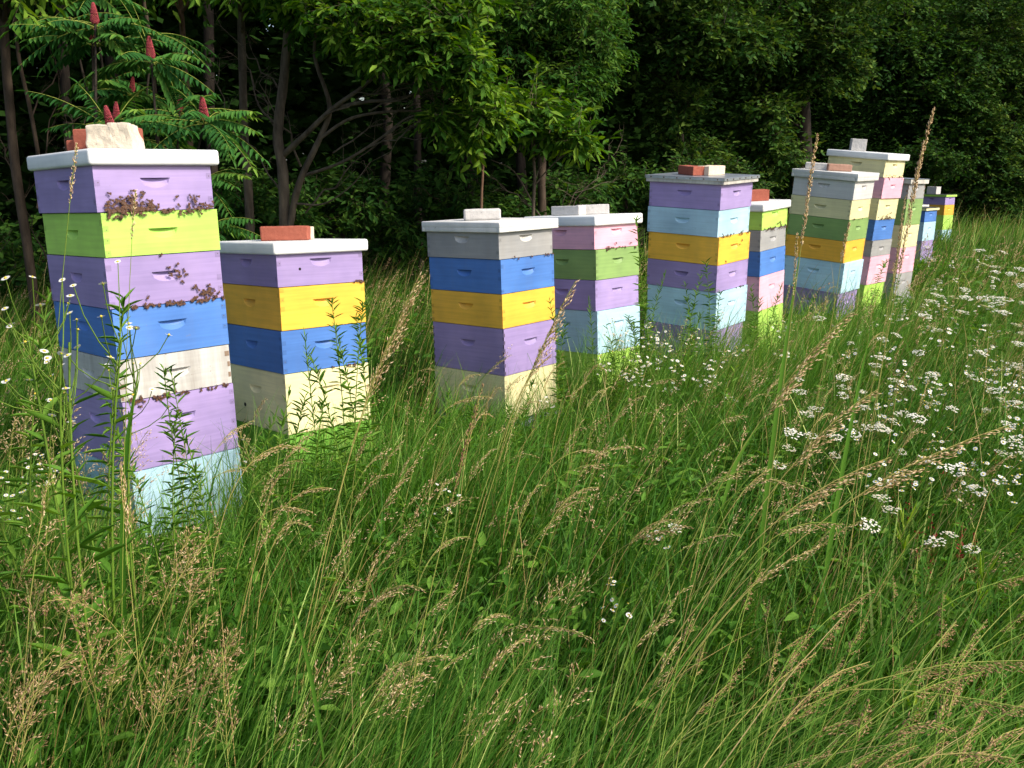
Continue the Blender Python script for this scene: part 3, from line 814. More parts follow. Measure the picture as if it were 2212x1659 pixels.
# -- grass: a sheet of single blades, denser and finer near the camera
parts = []
def tree_line(x):        # ground distance where the wood begins
    return np.interp(x, [-12, -6, -2, 0, 3, 6, 10, 16], [6.0, 6.6, 8.4, 9.6, 13.5, 20, 26, 32])
def blades(x, y, hmin, hmax, wmin, wmax, mat, tint, azm=0, azs=1.1, th0=(.02, .30), th1=(.5, 1.5), S=5, hive_drop=True, tw=.9, p=1.6, prof=.7):
    if len(x) > 3000:
        kk = U(0, 1, len(x)) < .30 + 1.0 * vnoise(x, y, 5.2, 4) * (.4 + .9 * vnoise(x, y, 2.1, 7))
        x, y = x[kk], y[kk]
        if np.ndim(tint): tint = tint[kk]
    h = U(hmin, hmax, len(x)) * (.80 + .40 * vnoise(x, y, 1.9, 3))
    if hive_drop: h *= np.clip(.62 + .75 * (hive_near(x, y) - .3), .62, 1)
    az = RV.normal(azm, azs, len(x))
    V, F, _ = ribbons(np.stack([x, y, ground_h(x, y) - .01], -1), az, U(*th0, len(x)), U(*th1, len(x)), h, U(wmin, wmax, len(x)), S, p, twist=RV.normal(0, tw, len(x)), prof=prof)
    if mat == 0 and np.ndim(tint):
        tint = np.where(U(0, 1, len(tint)) < .07, U(.85, 1, len(tint)), tint)
    t = np.clip(np.repeat(tint, (S + 1) * 2) if np.ndim(tint) else np.full(len(V), tint), 0, 1)
    parts.append((V, F, mat, t))
def tints(x, y, lo, hi):
    return np.clip(lo + (hi - lo) * (.45 * vnoise(x, y, 1.1, 1) + .55 * U(0, 1, len(x))), 0, 1)
for (n, y0, y1, wa, wb, S) in ((9500, .55, 2.2, .0032, .0090, 7), (21000, 2.0, 4.6, .0035, .0095, 6), (38000, 4.4, 8.5, .005, .011, 4), (42000, 8.3, 19, .008, .017, 3)):
    x, y = scatter(n, y0, y1)
    k = (y < tree_line(x) + 1.5)
    if y0 > 8: k &= (x > -3)
    x, y = x[k], y[k]
    tall = .50 if y0 < 8 else .42
    blades(x, y, .20, tall, wa, wb, 0, tints(x, y, 0, .8), S=S)
    m = len(x)
    q = slice(0, int(m * .30))       # long thin culm-like leaves leaning with the wind
    blades(x[q] + .03, y[q] + .02, .42, .72, wa * .7, wa * 1.5, 0, tints(x[q], y[q], .3, 1), azs=.75, th1=(.5, 1.6), S=S)
    q = slice(int(m * .34), int(m * .42))
    blades(x[q] - .02, y[q] + .03, .30, .72, wa * .45, wa * .8, 1, U(.1, 1, len(x[q])), azs=.8, th1=(.3, 1.2), S=S, prof=.3)
    q = slice(int(m * .42), int(m * .46))
    blades(x[q], y[q] - .02, .22, .48, wb * 1.1, wb * 1.9, 0, tints(x[q], y[q], .15, .7), azs=1.6, th1=(.6, 1.9), S=S + 1)
# taller rough grass right before the feet of the hives
for cx, cy, dx, dy, nn in ((-1.18, 2.55, .42, .22, 1700), (-.62, 3.15, .38, .22, 1300), (.1, 4.0, .45, .25, 1100), (.75, 4.7, .45, .25, 1000), (1.5, 5.2, .5, .25, 1000), (2.1, 5.9, .4, .3, 800), (2.9, 6.8, .5, .3, 800), (3.5, 7.4, .4, .3, 600)):
    x, y = cx + RV.normal(0, dx, nn), cy + RV.normal(0, dy * .6, nn); k = ~in_hives(x, y); x, y = x[k], y[k]
    blades(x, y, .36, .60, .003, .009, 0, tints(x, y, .1, .95), azs=1.5, th1=(.3, 1.5), S=6, hive_drop=False)
# bunches of broad blades rising from shared roots
bx_, by_ = scatter(1500, .75, 4.2)
bx_ = np.repeat(bx_, 7) + RV.normal(0, .012, len(bx_) * 7); by_ = np.repeat(by_, 7) + RV.normal(0, .012, len(by_) * 7)
k = ~in_hives(bx_, by_); bx_, by_ = bx_[k], by_[k]
for h0 in range(0, len(bx_), 2900):
    qs = slice(h0, h0 + 2900)
    blades(bx_[qs], by_[qs], .32, .62, .0065, .0125, 0, tints(bx_[qs], by_[qs], .1, .85), azs=1.1, th0=(.05, .45), th1=(.6, 1.7), S=8, tw=.6)
# long straw culms sweeping low to the right
cx = U(-.15, .55, 230); cy = U(.85, 1.45, 230)
blades(cx, cy, .75, 1.25, .0018, .0030, 0, U(.4, .9, 230), azm=.2, azs=.25, th0=(.45, .9), th1=(1.3, 1.75), S=9, p=.9, tw=.4, hive_drop=False, prof=.3)
blades(cx[:80] + .02, cy[:80], .7, 1.15, .0018, .0028, 1, U(.4, 1, 80), azm=.2, azs=.3, th0=(.45, .9), th1=(1.3, 1.75), S=9, p=.9, tw=.4, hive_drop=False, prof=.3)
# thick tuft lower right whose leaves and culms stream to the right
tx, ty = .34 + RV.normal(0, .17, 1500), 1.17 + RV.normal(0, .16, 1500)
blades(tx, ty, .45, .90, .0028, .0062, 0, U(.1, .9, 1500), azm=.25, azs=.28, th0=(.25, .75), th1=(1.15, 1.75), S=7, p=.9, tw=.5, hive_drop=False)
tx, ty = -.05 + RV.normal(0, .45, 2000), 1.25 + RV.normal(0, .25, 2000)
blades(tx, ty, .40, .72, .0028, .0065, 0, U(.1, .9, 2000), azm=.5, azs=.5, th0=(.1, .35), th1=(.5, 1.1), S=6, tw=.6, hive_drop=False)
gr = link('grass', np_mesh('grass', parts, [M_GRASS, M_DRY]))
tag(gr, 'dense green meadow grass with dry straws among it', 'grass', kind='stuff')

# -- broad low leaves between the grass
parts = []
x1, y1 = scatter(9000, .7, 4.5); x2, y2 = scatter(9000, 4.5, 11)
for x, y, L in ((x1, y1, .045), (x2, y2, .07)):
    k = y < tree_line(x) + 1; x, y = x[k], y[k]
    cl = vnoise(x, y, 3.1, 2); k = U(0, 1, len(x)) < cl + .2; x, y = x[k], y[k]
    reps = 4
    x = np.repeat(x, reps); y = np.repeat(y, reps)
    z = U(.03, .30, len(x)) * np.clip(.5 + .7 * (hive_near(x, y) - .3), .4, 1)
    az = U(0, 2 * PI, len(x)); D = np.stack([np.cos(az), np.sin(az), U(-.1, .7, len(x))], -1)
    N = np.stack([RV.normal(0, .35, len(x)), RV.normal(0, .35, len(x)), np.ones(len(x))], -1)
    Lz = U(.6, 1.5, len(x)) * L
    V, F = leaves(np.stack([x, y, z], -1), unit(D), N, Lz, Lz * U(.22, .45, len(x)))
    parts.append((V, F, 0, np.repeat(U(0, .9, len(x)), 6)))
hb = link('ground_cover', np_mesh('ground_cover', parts, [M_FORB]))
tag(hb, 'low broad leaved weeds filling the gaps under the grass', 'weeds', kind='stuff')

# -- one seed stalk: stem path + husks; kinds: fescue (narrow nodding), open (spreading panicle), spike (dense lumpy)
def head_geo(path, s0, kind, scale=1.0, tint=(.2, 1.0)):
    """husks along the last part of the path"""
    path = np.asarray(path); seg = np.linalg.norm(np.diff(path, axis=0), axis=1); cum = np.concatenate([[0], np.cumsum(seg)])
    Ltot = cum[-1]
    def at(s):
        s = np.clip(s, 0, Ltot - 1e-6)
        return np.stack([np.interp(s, cum, path[:, i]) for i in range(3)], -1)
    def dr(s): return unit(at(np.minimum(s + .01, Ltot)) - at(np.maximum(s - .01, 0)))
    out = []
    s1 = Ltot - s0           # where the head starts
    if kind == 'spike':
        n = int(130 * s0 / .15)
        s = s1 + np.sort(U(0, 1, n)) * s0
        lump = .55 + .45 * np.abs(np.sin((s - s1) / s0 * PI * U(4.5, 6.5) + U(0, 3)))
        f = (s - s1) / s0; env = np.sqrt(np.clip(np.minimum(f * 5, (1 - f) * 3.2), .05, 1)) * lump
        az = U(0, 2 * PI, n); d = dr(s)
        D0, S_, U_ = basis(d, np.tile([[.3, .2, 1.]], (n, 1)) + 0 * d)
        rad = S_ * np.cos(az)[:, None] + U_ * np.sin(az)[:, None]
        Pn = at(s) + rad * (.0032 * scale * env * U(.2, 1, n))[:, None]
        Dn = unit(d * 1.0 + rad * U(.2, .7, n)[:, None])
        V, F = spindles(Pn, Dn, U(.007, .011, n) * scale * (.6 + .4 * env), U(.0022, .0034, n) * scale)
        out.append((V, F, np.repeat(U(*tint, n), 6)))
        return out, []
    twigs = []
    nb = int((22 if kind == 'fescue' else 26) * max(.6, s0 / .18))
    Pl, Dl, Ll, Wl = [], [], [], []
    side0 = U(0, 2 * PI)
    for b in range(nb):
        f = (b + .5 * R()) / nb
        s = s1 + f * s0 * .96
        p0 = at(np.array([s]))[0]; d = dr(np.array([s]))[0]
        if kind == 'fescue':
            bl = (.052 * (1 - f) ** .8 + .010) * scale; spread = U(.08, .24); ns = max(2, int(bl / .0075)); wL, wW = (.0085, .0125), (.0021, .0032)
            az = side0 + RV.normal(0, 1.0)
        else:
            bl = (.075 * (1 - f) ** .75 + .010) * scale * U(.6, 1.1); spread = U(.40, .90); ns = max(2, int(bl / .0095)); wL, wW = (.0085, .0135), (.0024, .0038)
            az = U(0, 2 * PI)
        ref = np.array([.2, .3, 1.]); S_ = np.cross(ref, d); S_ /= np.linalg.norm(S_) + 1e-9; U_ = np.cross(d, S_)
        rd = S_ * math.cos(az) + U_ * math.sin(az)
        bd = d * math.cos(spread) + rd * math.sin(spread) + np.array([0, 0, -.25 if kind == 'fescue' else -.12])
        bd /= np.linalg.norm(bd)
        start = .15 if kind == 'fescue' else .35
        for q in range(ns):
            g_ = start + (1 - start) * (q + R()) / ns
            pp = p0 + bd * bl * g_ + np.array([0, 0, -.08 * bl * g_ * g_])
            Pl.append(pp + RV.normal(0, .0011, 3)); Dl.append(bd + RV.normal(0, .22 if kind == 'fescue' else .4, 3)); Ll.append(U(*wL) * scale); Wl.append(U(*wW) * scale)
        twigs.append((p0, p0 + bd * bl))
    Pl, Dl = np.array(Pl), unit(np.array(Dl))
    V, F = spindles(Pl, Dl, np.array(Ll), np.array(Wl))
    out.append((V, F, np.repeat(U(*tint, len(Pl)), 6)))
    return out, twigs

def twig_geo(tw, w=.0006):
    a = np.array([t[0] for t in tw]); b = np.array([t[1] for t in tw]); d = unit(b - a)
    s = unit(np.cross(d, np.array([[.31, .2, .9]]))) * w; u = np.cross(d, s)
    V = np.stack([a - s, a + s, a + u, b - s * .5, b + s * .5, b + u * .5], 1).reshape(-1, 3)
    q = np.array([[0, 1, 4, 3], [1, 2, 5, 4], [2, 0, 3, 5]])
    F = (q[None] + (np.arange(len(a)) * 6)[:, None, None]).reshape(-1, 4)
    return V, F

def stalk(base, tip, kind, label, group, bend=.5, head=.17, scale=1.0, rad=.0013, dry=.6, leaf=True, tint=(.2, 1.)):
    """a single seed stalk from its root to the tip of its head"""
    base = np.array(tuple(base)); tip = np.array(tuple(tip))
    hor = tip - base; hor[2] = 0
    H_ = tip[2] - base[2]
    ctrl = base + hor * (.5 - .38 * bend) + np.array([0, 0, H_ * (.62 + .62 * bend)])
    path = bez(base, ctrl, tip, 18)
    path += np.cumsum(RV.normal(0, .0012, path.shape), 0) * np.linspace(0, 1, 18)[:, None]
    o3 = base.copy()
    r = empty('seed_stalk', loc=o3)
    tag(r, label, 'grass stalk', group)
    pl = path - o3
    V, F = tube(pl, np.linspace(rad, rad * .45, 18), 4)
    prt = [(V, F, 0, np.clip(dry + RV.normal(0, .12), 0, 1))]
    link('stem', np_mesh('stem', prt, [M_GSTEM], True), r)
    if leaf:
        k = int(U(3, 8)); az = math.atan2(hor[1], hor[0]) + U(-1.2, 1.2)
        V, F, _ = ribbons(pl[k:k + 1], np.array([az]), np.array([.35]), np.array([U(1.1, 2.0)]), np.array([U(.12, .26)]), np.array([U(.003, .006)]), 6)
        link('leaf', np_mesh('leaf', [(V, F, 0, U(.2, .8))], [M_GRASS]), r)
    hg, tw = head_geo(pl, head, kind, scale, tint)
    pr = [(v, f, 0, t) for v, f, t in hg]
    if tw:
        V, F = twig_geo(tw); pr.append((V, F, 1, dry))
    link('seed_head', np_mesh('seed_head', pr, [M_HUSK, M_GSTEM]), r)
    return r

def zone_stalks(n, xr, yr, kind, zt, label, group, lean=(.15, .5), dirn=0., dsp=.5, **kw):
    for _ in range(n):
        qx, qy = U(*xr), U(*yr)
        z = U(*zt)
        t = PZ(qx, qy, z)
        if t.y > 14 or t.y < .6: continue
        a = dirn + RV.normal(0, dsp); ln = U(*lean) * z / .7
        b = Vector((t.x - math.cos(a) * ln, t.y - math.sin(a) * ln, -.01))
        if in_hives(np.array([b.x, t.x]), np.array([b.y, t.y])).any(): continue
        k2 = dict(kw)
        for k_ in ('bend', 'head', 'scale', 'dry'):
            if isinstance(k2.get(k_), tuple): k2[k_] = U(*k2[k_])
        stalk(b, t, kind, label, group, **k2)
# named ones that stand out
def one(q0, q1, Y, kind, label, zt=None, **kw):
    t = P(q1[0], q1[1], Y)
    bx = P(q0[0], q0[1], Y)
    stalk((bx.x, Y - .05, -.01), t, kind, label, None, **kw)
one((1640, 900), (1762, 290), 2.35, 'spike', 'tall upright reed stalk crossing the seventh stack, lumpy tan head', bend=.05, head=.27, scale=1.15, dry=.75, leaf=False)
one((1800, 950), (2012, 236), 2.35, 'spike', 'tallest tan reed stalk, its head highest against the dark trees at right', bend=.08, head=.25, scale=1.15, dry=.8, leaf=False)
one((1810, 960), (2008, 305), 2.2, 'spike', 'second tallest reed stalk leaning right beside the tallest one', bend=.05, head=.30, scale=1.05, dry=.7, leaf=False)
one((1700, 940), (1834, 480), 2.4, 'spike', 'short reed stalk in front of the orange yellow box', bend=.05, head=.10, scale=1.0, dry=.7, leaf=False)
one((1660, 960), (1722, 500), 2.4, 'spike', 'thin reed stalk at the left edge of the seventh stack', bend=.05, head=.16, scale=.9, dry=.6, leaf=False)
one((1850, 960), (1965, 420), 2.6, 'spike', 'reed stalk crossing the tall right stack and its lime foot', bend=.05, head=.24, scale=.9, dry=.7, leaf=False)
one((0, 900), (165, 312), 1.75, 'spike', 'tan spike stalk rising over the left end of the tallest lid', bend=.10, head=.11, scale=.8, dry=.35)
one((200, 950), (302, 408), 1.9, 'spike', 'thin tan spike in front of the bees on the top purple box', bend=.03, head=.10, scale=.9, dry=.5, leaf=False)
one((560, 1350), (912, 582), 1.75, 'fescue', 'long tan stalk leaning right past the second stack', bend=.12, head=.20, scale=1.0, dry=.8)
one((600, 1350), (848, 716), 1.8, 'fescue', 'tan stalk leaning right just below the longest one', bend=.15, head=.16, dry=.8)
one((860, 1350), (1250, 606), 1.9, 'fescue', 'tan stalk slanting across the corner of the third stack', bend=.12, head=.24, scale=1.05, dry=.8)
one((900, 1400), (1210, 668), 1.9, 'spike', 'slender spike slanting across the purple box of the third stack', bend=.12, head=.16, dry=.8)
one((1250, 1300), (1838, 682), 1.7, 'fescue', 'stalk with a long pale head pointing at the foot of the seventh stack', bend=.25, head=.27, scale=1.1, dry=.9)
one((1300, 1300), (1905, 850), 1.6, 'fescue', 'stalk with a nodding pale head right of the middle', bend=.35, head=.22, scale=1.0, dry=.9)
one((1150, 1350), (2180, 912), 1.45, 'fescue', 'longest straw stalk sweeping far to the right over white flowers', bend=.4, head=.28, scale=1.0, dry=1.)
one((1150, 1380), (1925, 985), 1.45, 'fescue', 'straw stalk whose head lies level under the longest one', bend=.4, head=.22, scale=1.0, dry=.9)
one((760, 1550), (1045, 832), 1.25, 'spike', 'out-of-focus brown stalk slanting before the cream box', bend=.12, head=.18, scale=.75, dry=.9, tint=(0, .35))
one((340, 1600), (250, 1010), 1.6, 'fescue', 'tan stalk in the grass before the leftmost stack', bend=.1, head=.15, dry=.8)
F1 = dict(bend=(.2, .95), head=(.10, .18), dry=(.4, 1.), scale=(.72, .95))
zone_stalks(30, (-40, 560), (1120, 1560), 'open', (.42, .66), 'tan open panicle in the lower left corner', 'tan panicles in the lower left corner', lean=(.1, .4), dirn=.2, dsp=.7, bend=(.15, .6), head=(.14, .22), dry=(.6, 1.), scale=.9, tint=(.0, .7))
zone_stalks(16, (-20, 300), (700, 1060), 'open', (.60, .82), 'loose tan panicle before the leftmost stack', 'panicles before the leftmost stack', lean=(.05, .25), dirn=.3, dsp=.9, bend=(.05, .3), head=(.14, .2), dry=(.4, .9), scale=.9)
zone_stalks(12, (230, 520), (880, 1180), 'open', (.46, .68), 'pale panicle over the pale blue foot of the leftmost stack', 'panicles over the pale blue foot box', lean=(.05, .25), dirn=.3, dsp=.9, bend=(.1, .4), head=(.12, .18), dry=(.5, .9), scale=.9)
zone_stalks(22, (540, 900), (800, 1200), 'fescue', (.45, .72), 'pinkish tan stalk leaning right before the second stack', 'stalks before the second stack', lean=(.15, .4), dirn=.2, dsp=.5, **F1)
zone_stalks(26, (920, 1330), (760, 1080), 'fescue', (.42, .66), 'tan stalk before the cream and purple feet of the third stack', 'stalks before the third stack', lean=(.15, .4), dirn=.2, dsp=.5, **F1)
zone_stalks(18, (850, 1500), (1000, 1500), 'fescue', (.40, .62), 'tan nodding stalk in the middle of the grass', 'nodding stalks in the middle of the grass', lean=(.2, .5), dirn=.15, dsp=.4, **F1)
zone_stalks(22, (1350, 1900), (800, 1180), 'fescue', (.45, .70), 'tan stalk between the middle and the white flowers', 'stalks left of the white flowers', lean=(.2, .5), dirn=.15, dsp=.35, **F1)
zone_stalks(20, (1750, 2260), (560, 1080), 'fescue', (.45, .62), 'thin stalk standing among the white flowers', 'stalks among the white flowers', lean=(.1, .3), dirn=.2, dsp=.7, **F1)
# stalks of the lower right tuft, streaming to the right
for _ in range(90):
    t = PZ(U(1420, 2400), U(1180, 1640), U(.34, .56))
    b = Vector((.30 + RV.normal(0, .14), 1.12 + RV.normal(0, .15), -.01))
    if (t - b).length > 1.35 or t.x < b.x + .15: continue
    stalk(b, t, 'fescue', 'brown headed stalk arching right in the lower right tuft', 'arching stalks of the lower right tuft', bend=U(.65, 1.05), head=U(.12, .24), scale=.95, dry=U(.2, .8), tint=(.0, .5), leaf=False)
for _ in range(16):
    t = PZ(U(650, 1350), U(1180, 1600), U(.40, .56)); a = .4
    stalk((t.x - .3 * R() - .1, t.y - .12, -.01), t, 'open', 'pale panicle in the near grass at the bottom', 'panicles at the bottom of the view', bend=.2, head=.12, dry=.7, scale=.9)
# the many farther stalks that read as one haze of heads
parts = []
x, y = scatter(2300, 2.2, 12)
k = (y < tree_line(x) + .5) & (hive_near(x, y) > .42); x, y = x[k], y[k]
h = U(.34, .62, len(x)); az = RV.normal(.2, .8, len(x))
V, F, pts = ribbons(np.stack([x, y, 0 * x], -1), az, U(.05, .2, len(x)), U(.5, 1.5, len(x)), h, np.full(len(x), .0022) * (1 + y * .12), 6, 1.6, prof=.25)
parts.append((V, F, 1, np.repeat(U(.3, 1, len(x)), 14)))
e = pts[:, -1]; d = unit(pts[:, -1] - pts[:, -2])
for q in range(26):
    s = U(0, .13, len(x))[:, None]
    pos = e - d * s + RV.normal(0, .0055, (len(x), 3))
    V, F = spindles(pos, unit(d + RV.normal(0, .3, d.shape)), U(.007, .012, len(x)) * (1 + y * .06), U(.002, .0034, len(x)) * (1 + y * .12))
    parts.append((V, F, 0, np.repeat(U(.1, 1, len(x)), 6)))
sg = link('seeding_grass', np_mesh('seeding_grass', parts, [M_HUSK, M_GSTEM]))
tag(sg, 'haze of small tan seed heads over the farther meadow', 'grass', kind='stuff')

# wide reed leaf beside the reeds and a few other broad green blades
def wide_blade(q0, q1, Y, wd, label, bend=.15):
    b = P(q0[0], q0[1], Y); t = P(q1[0], q1[1], Y)
    b = np.array([b.x, b.y, 0.0]) if b.z > .6 else np.array([b.x, b.y, max(b.z, 0)])
    t = np.array(tuple(t))
    c = (b + t) / 2 + np.array([-(t[0] - b[0]) * bend, 0, (t[2] - b[2]) * bend])
    p_ = bez(b, c, t, 10); tt = np.linspace(0, 1, 10)
    w_ = wd * np.minimum(1, .5 + 2 * tt) * np.maximum(1 - tt ** 3, .05) * .5
    d = unit(np.gradient(p_, axis=0)); s = unit(np.cross(d, np.array([0, 1., .25])))
    V = np.stack([p_ - s * w_[:, None], p_ + np.cross(s, d) * w_[:, None] * .3, p_ + s * w_[:, None]], 1).reshape(-1, 3)
    F = []
    for i_ in range(9):
        for k_ in (0, 1): F.append((i_ * 3 + k_, i_ * 3 + k_ + 1, i_ * 3 + k_ + 4, i_ * 3 + k_ + 3))
    o = link('reed_leaf', np_mesh('reed_leaf', [(V, np.array(F), 0, U(.3, .7))], [M_GRASS], True))
    return tag(o, label, 'reed leaf')
wide_blade((1650, 960), (1728, 545), 2.4, .016, 'upright wide green reed leaf left of the seventh stack')
wide_blade((1790, 1000), (1885, 700), 2.3, .014, 'wide green reed leaf leaning right below the reeds')
wide_blade((215, 1010), (300, 820), 1.9, .014, 'wide green grass leaf before the weathered white box', .3)
wide_blade((700, 1640), (610, 1250), 1.15, .006, 'wide blue green leaf low in the near grass', .2)
wide_blade((1560, 1100), (1640, 920), 2.2, .012, 'wide green leaf among white flowers near the middle', .2)

# -- leafy narrow leaved plants (goldenrod like)
def leafy_variant(h, seed):
    r_ = np.random.default_rng(seed)
    pth = bez((0, 0, 0), (r_.normal(0, .05), r_.normal(0, .05), h * .5), (r_.normal(.05, .06), r_.normal(0, .06), h), 10)
    V, F = tube(pth, np.linspace(.0024, .0011, 10), 5)
    stem = np_mesh('stem', [(V, F, 0, .2)], [M_GSTEM], True)
    n = int(h * r_.uniform(75, 125)); lw = r_.uniform(.10, .19); up = r_.uniform(-.15, .35)
    s = np.sort(r_.uniform(.18, 1, n)) ** .8
    p_ = np.stack([np.interp(s, np.linspace(0, 1, 10), pth[:, i_]) for i_ in range(3)], -1)
    az = np.arange(n) * 2.4 + r_.normal(0, .3, n)
    el = .25 + up + .8 * s ** 3 + r_.normal(0, .15, n)
    D = np.stack([np.cos(az) * np.cos(el), np.sin(az) * np.cos(el), np.sin(el)], -1)
    L = (.062 - .030 * s) * r_.uniform(.7, 1.2, n)
    V, F = leaves(p_, D, np.tile([[0, 0, 1.]], (n, 1)) + r_.normal(0, .2, (n, 3)), L, L * lw + .001, .2, r_.uniform(.2, .6))
    lf = np_mesh('foliage', [(V, F, 0, np.repeat(r_.uniform(.1, 1, n), 6))], [M_FORB])
    return stem, lf
LH = (.55, .62, .68, .74, .80, .85, .90, .95, .60, .78)
LEAFY = [leafy_variant(h, 40 + i_) for i_, h in enumerate(LH)]
def leafy(tx_, ty_, Y, label, group):
    t = P(tx_, ty_, Y); x_, y_ = t.x, t.y
    if in_hives(np.array([x_]), np.array([y_]), .0).any(): return
    i_ = int(np.argsort([abs(t.z - h) for h in LH])[int(U(0, 3.99))]); v = LEAFY[i_]; hs = LH[i_]
    r = empty('leafy_plant', loc=(x_ - .03, y_, 0)); r.rotation_euler = (U(-.06, .06), U(-.02, .08), U(0, 6.28))
    k = t.z / hs; r.scale = (k, k, k)
    link('stem', v[0], r); link('foliage', v[1], r)
    tag(r, label, 'weed plant', group)
for lab, gp, lst in (
    ('leafy upright weed before the leftmost stack', 'leafy weeds before the leftmost stack', [(430, 790, 2.45), (462, 780, 2.5), (400, 900, 2.3), (500, 910, 2.35), (330, 930, 2.2), (190, 640, 2.0), (60, 560, 2.1), (30, 640, 2.2), (15, 800, 2.0), (370, 960, 2.2), (450, 980, 2.25)]),
    ('narrow leaved weed before the right edge of the second stack', 'leafy weeds before the second stack', [(742, 660, 3.0), (775, 645, 3.05), (790, 700, 3.1), (715, 740, 2.9), (810, 690, 3.1), (670, 840, 2.8), (640, 870, 2.8), (760, 760, 2.9), (595, 900, 2.9), (570, 860, 2.7)]),
    ('narrow leaved weed before the third stack', 'leafy weeds before the third stack', [(985, 860, 3.4), (1030, 880, 3.3), (1120, 830, 3.5), (960, 900, 3.4), (1150, 880, 3.4)]),
    ('thin leafy stem before the pale blue box of the fourth stack', 'leafy weeds before the fourth stack', [(1240, 650, 4.3), (1280, 645, 4.4), (1225, 700, 4.2), (1370, 690, 4.5), (1335, 700, 4.4), (1300, 760, 4.3)]),
    ('thin leafy stem before the metal-lidded stack', 'leafy weeds before the metal-lidded stack', [(1425, 600, 4.7), (1458, 470, 4.75), (1440, 640, 4.6), (1500, 590, 4.8), (1550, 560, 4.9), (1530, 610, 4.9), (1580, 620, 4.9), (1400, 680, 4.7), (1475, 680, 4.7), (1605, 640, 5.0), (1640, 620, 5.2), (1680, 610, 5.6)]),
    ('leafy weed in the meadow at the right', 'leafy weeds in the right meadow', [(1760, 640, 6.2), (1800, 660, 6.0), (1850, 640, 6.4), (1900, 560, 7.6), (1940, 540, 8.4), (1990, 520, 9.4), (2060, 500, 10.5), (2120, 515, 10.), (2180, 505, 9.5), (2205, 560, 8.), (1950, 590, 7.4), (1700, 680, 5.6)])):
    for a_, b_, c_ in lst: leafy(a_, b_, c_, lab, gp)
for _ in range(46):
    t = PZ(U(560, 2260), U(900, 1500), U(.28, .45))
    v = LEAFY[int(U(0, 3.99))]
    r = empty('leafy_plant', loc=(t.x, t.y, 0)); k = t.z / .65; r.scale = (k, k, k); r.rotation_euler = (U(-.1, .1), U(-.1, .2), U(0, 6.28))
    link('stem', v[0], r); link('foliage', v[1], r)
    tag(r, 'low leafy weed down in the near grass', 'weed plant', 'low leafy weeds in the near grass')
for (a_, b_, z_, lab) in ((1960, 1090, .42, 'yellow green young shoot beside red dock stems'), (2130, 1200, .40, 'yellow green young shoot near the right edge'), (1985, 1500, .3, 'small yellow green shoot under the arching stalks')):
    t = PZ(a_, b_, z_)
    n = 16; az = U(0, 6.28, n); el = U(.9, 1.4, n)
    D = np.stack([np.cos(az) * np.cos(el), np.sin(az) * np.cos(el), np.sin(el)], -1)
    Vs, Fs = leaves(np.zeros((n, 3)) + np.stack([0 * az, 0 * az, U(.22, z_ - .06, n)], -1), D, RV.normal(0, 1, (n, 3)), U(.06, .10, n), U(.006, .010, n))
    r = empty('young_shoot', loc=(t.x, t.y, 0)); tag(r, lab, 'weed plant')
    link('leaf_tuft', np_mesh('leaf_tuft', [(Vs, Fs, 0, np.repeat(U(0, 1, n), 6))], [M_YOUNG]), r)
    V, F = tube([(0, 0, 0), (0, 0, z_ - .05)], .002, 5); link('stem', np_mesh('stem', [(V, F, 0, .3)], [M_GSTEM], True), r)
# red dock
for _ in range(11):
    t = PZ(U(1900, 2160), U(960, 1160), U(.26, .38)); n = 26
    pz = np.sort(U(.4, 1, n)) * t.z
    Vs, Fs = leaves(np.stack([RV.normal(0, .005, n), RV.normal(0, .005, n), pz], -1), unit(RV.normal(0, 1, (n, 3)) + [0, 0, .8]), RV.normal(0, 1, (n, 3)), U(.008, .016, n), U(.004, .008, n))
    r = empty('dock_plant', loc=(t.x, t.y, 0)); tag(r, 'small dock plant with dark red seeds at the right', 'weed plant', 'red dock plants at the right')
    link('seed_cluster', np_mesh('seed_cluster', [(Vs, Fs, 0, np.repeat(U(0, 1, n), 6))], [M_REDLEAF]), r)
    V, F = tube([(0, 0, 0), (0, 0, t.z)], .0014, 4); link('stem', np_mesh('stem', [(V, F, 0, .8)], [M_GSTEM], True), r)

